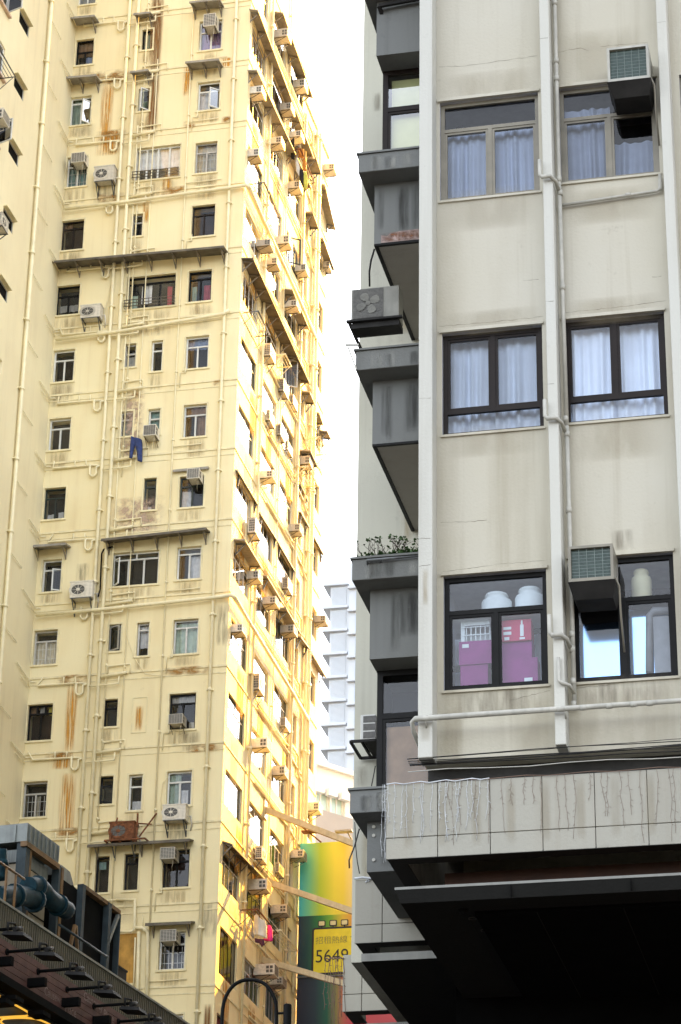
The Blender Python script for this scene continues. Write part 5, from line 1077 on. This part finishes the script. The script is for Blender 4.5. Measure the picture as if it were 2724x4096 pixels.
for i,(x,y) in enumerate(((232,1532),(540,1708),(818,1870),(-70,1345))):
    o=p0 if i==0 else p0.copy()
    if i: COL.objects.link(o)
    u,z=LF.hit('A',x,y); o.location=LF.P(u,z,.06); o.rotation_euler=(0,0,-LA); tag(o,['short black box light below the second floodlight arm','short black box light below the third floodlight arm','short black box light at the lower end of the pink band','short black box light below the first floodlight arm, partly cut off'][i],'box light','short box lights on the pink band')
mt,t,n,l,b=nt('neon'); b.inputs['Base Color'].default_value=(.7,.35,.03,1); b.inputs['Emission Color'].default_value=(1,.52,.06,1); b.inputs['Emission Strength'].default_value=.16
def smooth(pts,k=5):
    out=[]; pts=[Vector(p) for p in pts]; n=len(pts)
    for i in range(n-1):
        a,b_,c,d=pts[max(i-1,0)],pts[i],pts[i+1],pts[min(i+2,n-1)]
        for j in range(k): t=j/k; out.append(.5*((2*b_)+(c-a)*t+(2*a-5*b_+4*c-d)*t*t+(3*b_-a-3*c+d)*t*t*t))
    return out+[pts[-1]]
for i,(path,lab) in enumerate((([(-60,1140),(150,1262),(340,1368),(388,1405),(375,1437),(320,1447),(150,1456),(-40,1468)],'upper yellow neon tube loop on the dark panel'),([(80,1580),(15,1535),(35,1492),(120,1476),(300,1470),(480,1485),(610,1527),(720,1585)],'lower yellow neon tube loop on the dark panel'))):
    mb=MB(); mb.tube(smooth([LF.P(*LF.hit('K',x,y,.12),.12) for x,y in path]),.022,8); tag(mb.build('neon_tube',M['neon']),lab,'neon sign','yellow neon tubes')
for i,(x,y) in enumerate(((150,1215),(520,1420),(20,1260))):
    u,z=LF.hit('K',x,y,.3); mb=MB(); mb.box(LF,u-.2,u+.2,z-.06,z+.03,.15,.5); mb.tube([LF.P(u,z+.03,.3),LF.P(u,z+.15,.1),LF.P(u,z+.18,.045)],.025,6); tag(mb.build('spotlight',M['black']),['dark spotlight over the upper neon loop','dark spotlight beyond the neon loop tip','dark spotlight over the neon, cut by the photo edge'][i],'lamp','spotlights by the neon')
# ---- plant on its roof
DB=-1.0
def bx(c,x0,y0,x1,y1,d0=DB,dd=.1): 
    a=LF.hit(c,x0,y0,d0); b=LF.hit(c,x1,y1,d0); return a,b
mat('post_blue',(.04,.055,.062),.6,0,.15,streak=.4,spec=.2); mat('panel_pale',(.17,.185,.175),.5,.2,.1,streak=.6); mat('container',(.34,.285,.20),.6,var=.1,streak=.4); mat('teal_pipe',(.002,.024,.036),.6,var=.25,scale=6,spec=.2); mat('beam_rust',(.17,.09,.03),.7,var=.3,scale=4)
ps=empty('plant_shed',LF.P(0,TOP,-2),'rooftop plant shed with pale ribbed roof panel and grey blue posts','shed')
a=LF.hit('A',250,92,DB); b=LF.hit('A',250,262,DB); c_=LF.hit('A',520,480,DB); hz=b[1]
mb=MB(); mb.box(LF,a[0],c_[0],hz,a[1],-6,DB)
u=a[0]+.1
while u<c_[0]: mb.box(LF,u,u+.03,hz+.03,a[1]-.03,DB+.001,DB+.03); u+=.22
for k in range(9): mb.box(LF,a[0]-.03,a[0]-.001,hz+.02,a[1]-.03,-1.3-.5*k,-1.27-.5*k)
mb.build('roof_panel',M['panel_pale'],ps)
for (x,w,mt) in ((195,50,'post_blue'),(235,22,'beam_rust'),(505,24,'post_blue'),(532,26,'beam_rust')):
    u=LF.hit('A',x+20,700,DB)[0]; MB().box(LF,u,u+w*.0042,TOP,hz-.002,DB-.15-.002*w,DB-.02).build('post',M[mt],ps)
MB().box(LF,a[0]-.02,c_[0]+.05,hz-.12,hz-.003,DB-.14,DB+.02).build('beam',M['beam_rust'],ps)
a2=LF.hit('A',270,300,DB-.3); b2=LF.hit('A',495,520,DB-.3); MB().box(LF,a[0]+.15,c_[0]-.1,hz-.42,hz-.13,-5,DB-.2).build('side_panel',M['panel_pale'],ps)
MB().box(LF,a[0]+.2,c_[0]-.1,TOP,hz-.44,-4.5,DB-.22).build('container_panel',M['container'],ps)
MB().box(LF,a[0]+.2,c_[0]-.1,TOP+1.0,TOP+1.025,DB-.219,DB-.2).build('seam',M['black'],ps)
MB().box(LF,a[0]-.8,a[0]-.5,TOP,hz-.01,-5.5,DB-.6).build('dark_screen',M['black'],ps)
# railing in front
mb=MB()
for x in (40,125): u=LF.hit('A',x,800,-.4)[0]; mb.tube([LF.P(u,TOP,-.4),LF.P(u,TOP+1.1,-.4)],.03,6)
mb.tube([LF.P(-3,TOP+1.1,-.4),LF.P(LF.hit('A',215,655,-.4)[0],TOP+1.1,-.4)],.03,6); tag(mb.build('roof_railing',M['beam_rust']),'rusty roof railing in front of the plant shed','railing')
# screens
sc_=empty('louvre_screen',LF.P(3,TOP,-1.5),'black rooftop screen framed by grey blue posts with a sloping handrail','screen')
zt2=LF.hit('A',750,665,DB)[1]; us_=[LF.hit('A',x,900,DB)[0] for x in (560,722,965,1070)]
MB().box(LF,us_[0],us_[1]+.1,TOP,zt2-.1,-4,DB-.1).build('screen_panel',M['black'],sc_); MB().box(LF,us_[1]+.101,us_[3],TOP,zt2-.05,-3,DB-.12).build('screen_panel',M['black'],sc_)
for u in us_[1:3]: MB().box(LF,u-.07,u+.09,TOP,zt2+.02,DB-.09,DB+.06).build('post',M['post_blue'],sc_)
MB().box(LF,us_[1]+.1,us_[3]+.02,zt2-.045,zt2+.05,DB-.15,DB+.03).build('top_rail',M['beam_rust'],sc_)
MB().box(LF,us_[3],us_[3]+.04,TOP,zt2-.05,DB-2,DB+.03).build('edge_trim',M['post_blue'],sc_)
mb=MB(); a=LF.hit('A',530,1000,-.6); b=LF.hit('A',960,1300,-.6); mb.tube([LF.P(a[0],(a[1]+b[1])/2,-.6),LF.P(b[0],(a[1]+b[1])/2,-.6)],.03,6); mb.build('handrail',M['post_blue'],sc_)
mb=MB(); mb.bar(LF.P(us_[2]+.1,zt2-.9,DB),LF.P(us_[3]-.08,zt2-.1,DB),.08); mb.build('brace',M['panel_pale'],sc_)
mb=MB(); q=LF.hit('A',600,700,-.9); mb.bar(LF.P(us_[0]+.1,TOP,-.9),LF.P(us_[0]+.5,TOP+1.2,-.9),.07); mb.bar(LF.P(us_[0]+.9,TOP,-.9),LF.P(us_[0]+.55,TOP+1.2,-.9),.07); mb.build('brace',M['beam_rust'],sc_)
# duct hood
a=LF.hit('A',560,490,DB-.3); b=LF.hit('A',790,600,DB-.3); z1=a[1]; z0=zt2-.02
mb=MB(); 
prof=[(us_[0]-.05,z1-.05),(us_[0]+.35,z1),(us_[0]+.8,z1-.02),(us_[1]+.15,z1-.35),(us_[1]-.02,z0+.02),(us_[0]-.05,z0)]; mb.prism(LF,prof,-1.9,DB-.25); o=mb.build('duct_hood',M['panel_pale']); tag(o,'grey rooftop duct hood with a dark bent mouth, above the black screen','duct')
mb=MB(); mb.prism(LF,[(us_[1]-.10,z0+.02),(us_[1]+.16,z1-.36),(us_[1]+.5,z1-.62),(us_[1]+.25,z0-.02)],-2.0,DB-.2); k=mb.build('duct_mouth',M['black'],o)
# teal pipes
def tp(path,r,lab,d=-.7):
    mb=MB(); P=[LF.P(*LF.hit('A',x,y,d),d) for x,y in path]; mb.tube(smooth(P,4),r,14)
    for i in (1,-2): t=(P[i+1]-P[i]).normalized() if i>0 else (P[i]-P[i-1]).normalized(); mb.tube([P[i]-t*.05,P[i]+t*.05],r*1.22,14)
    return tag(mb.build('rooftop_pipe',M['teal_pipe']),lab,'pipe','teal rooftop pipes')
tp([(250,660),(330,665),(385,700),(430,760),(520,830),(600,880)],.21,'teal rooftop pipe slanting down across the beige container')
tp([(-40,750),(130,745),(250,755),(310,790),(320,830)],.22,'teal rooftop pipe running level behind the railing posts')
tp([(0,330),(2,450),(-4,600)],.15,'teal upright pipe beside the shed posts',-.6)
# small vent box at the end of the screens
a=LF.hit('A',1055,1380,DB); b=LF.hit('A',1115,1540,DB); MB_=MB(); MB_.box(LF,a[0],b[0]+.1,TOP,a[1],DB-1,DB); MB_.box(LF,a[0]-.02,b[0]+.12,a[1]+.001,a[1]+.04,DB-1.02,DB+.02); tag(MB_.build('vent_box',M['iron_dark']),'small dark vent box at the far end of the rooftop screen','vent')
# ------------------------------------------------------------------ street lamp
SF=Fr((0,40,0),(1,0,0),(0,-1,0)); mat('lamp_black',(.003,.003,.003),.6,.0,spec=.12)
pts=[(130,1611),(138,1450),(170,1320),(240,1210),(330,1150),(440,1133),(560,1160),(650,1240),(705,1360),(718,1480),(718,1611)]
Pp=smooth([SF.P(*SF.hit('Z6',x,y)) for x,y in pts],5); q=SF.hit('Z6',840,1400); lp=empty('street_lamp',(q[0],40,0),'black street lamp with a hooped arm, rising at the bottom of the photo','street lamp')
mb=MB(); mb.tube([Pp[0]-Vector((0,0,.35))]+Pp+[Pp[-1]-Vector((0,0,1.6)),Vector((q[0],40,Pp[-1].z-2.0))],.03,10); z=SF.hit('Z6',760,1495)[1]; mb.tube([SF.P(SF.hit('Z6',718,1495)[0],z),SF.P(q[0],z)],.02,8); mb.build('hoop_arm',M['lamp_black'],lp)
mb=MB(); mb.tube([(q[0],40,0),(q[0],40,q[1]-.012),(q[0],40,q[1])],[.09,.066,.058],16); mb.build('post',M['lamp_black'],lp)
mb=MB(); c=Pp[0]-Vector((0,0,.35)); mb.disc(c-Vector((0,0,.02)),(0,0,1),.05,0,.05,14); mb.tube([c-Vector((0,0,.45)),c-Vector((0,0,.03))],[.1,.05],12); mb.build('lantern',M['lamp_black'],lp)
# ------------------------------------------------------------------ ground
mat('asphalt',(.04,.04,.039),.9,var=.15,scale=.6); mat('paving',(.12,.115,.11),.85,var=.1,scale=2)
o=MB(); o.quad((-420,-420,0),(420,-420,0),(420,420,0),(-420,420,0)); tag(o.build('ground',M['asphalt']),kind='structure')
o=MB(); o.box(None,-6.5,9,0,.13,20,29.5); o.box(None,-17,-13,0,.13,-10,88); tag(o.build('pavement',M['paving']),kind='structure')
# ------------------------------------------------------------------ air
if HAZE>0:
    h=MB().box(None,-425,425,-1,112,-425,425).build('haze',bpy.data.materials.new('haze')); hm=h.data.materials[0]; hm.use_nodes=True; n=hm.node_tree.nodes; n.remove(n['Principled BSDF']); v=n.new('ShaderNodeVolumePrincipled'); v.inputs['Color'].default_value=(.92,.94,.97,1); v.inputs['Density'].default_value=HAZE; v.inputs['Anisotropy'].default_value=.45
    hm.node_tree.links.new(v.outputs[0],n['Material Output'].inputs['Volume']); tag(h,'thin pale haze filling the street','haze',kind='stuff')
# ------------------------------------------------------------------ light
SAZ=math.atan2(SUNX,SUNY); SEL=math.radians(SUNEL)
w=bpy.data.worlds.new('World'); sc.world=w; w.use_nodes=True; N=w.node_tree.nodes; sky=N.new('ShaderNodeTexSky'); sky.sky_type='NISHITA'; sky.sun_disc=False; sky.sun_elevation=SEL; sky.sun_rotation=SAZ; sky.air_density=1.; sky.dust_density=SDUST; sky.ozone_density=1.
hs=N.new('ShaderNodeHueSaturation'); hs.inputs['Saturation'].default_value=SKYSAT; w.node_tree.links.new(sky.outputs[0],hs.inputs['Color']); w.node_tree.links.new(hs.outputs[0],N['Background'].inputs[0]); N['Background'].inputs[1].default_value=SKYS
sl=bpy.data.lights.new('sun','SUN'); sl.energy=SUNE; sl.angle=math.radians(.5); sl.color=SUNC; so=bpy.data.objects.new('sun',sl); COL.objects.link(so)
d=Vector((math.sin(SAZ)*math.cos(SEL),math.cos(SAZ)*math.cos(SEL),math.sin(SEL))); so.rotation_euler=d.to_track_quat('Z','Y').to_euler(); so.location=(40,60,90)
vs=sc.view_settings; vs.view_transform='Standard'; vs.look='None'; vs.gamma=1; vs.use_curve_mapping=False; vs.exposure=EXPO
sc.cycles.max_bounces=8; sc.cycles.diffuse_bounces=4; sc.cycles.glossy_bounces=4; sc.cycles.transparent_max_bounces=12; sc.cycles.caustics_reflective=False; sc.cycles.caustics_refractive=False; sc.cycles.sample_clamp_indirect=6
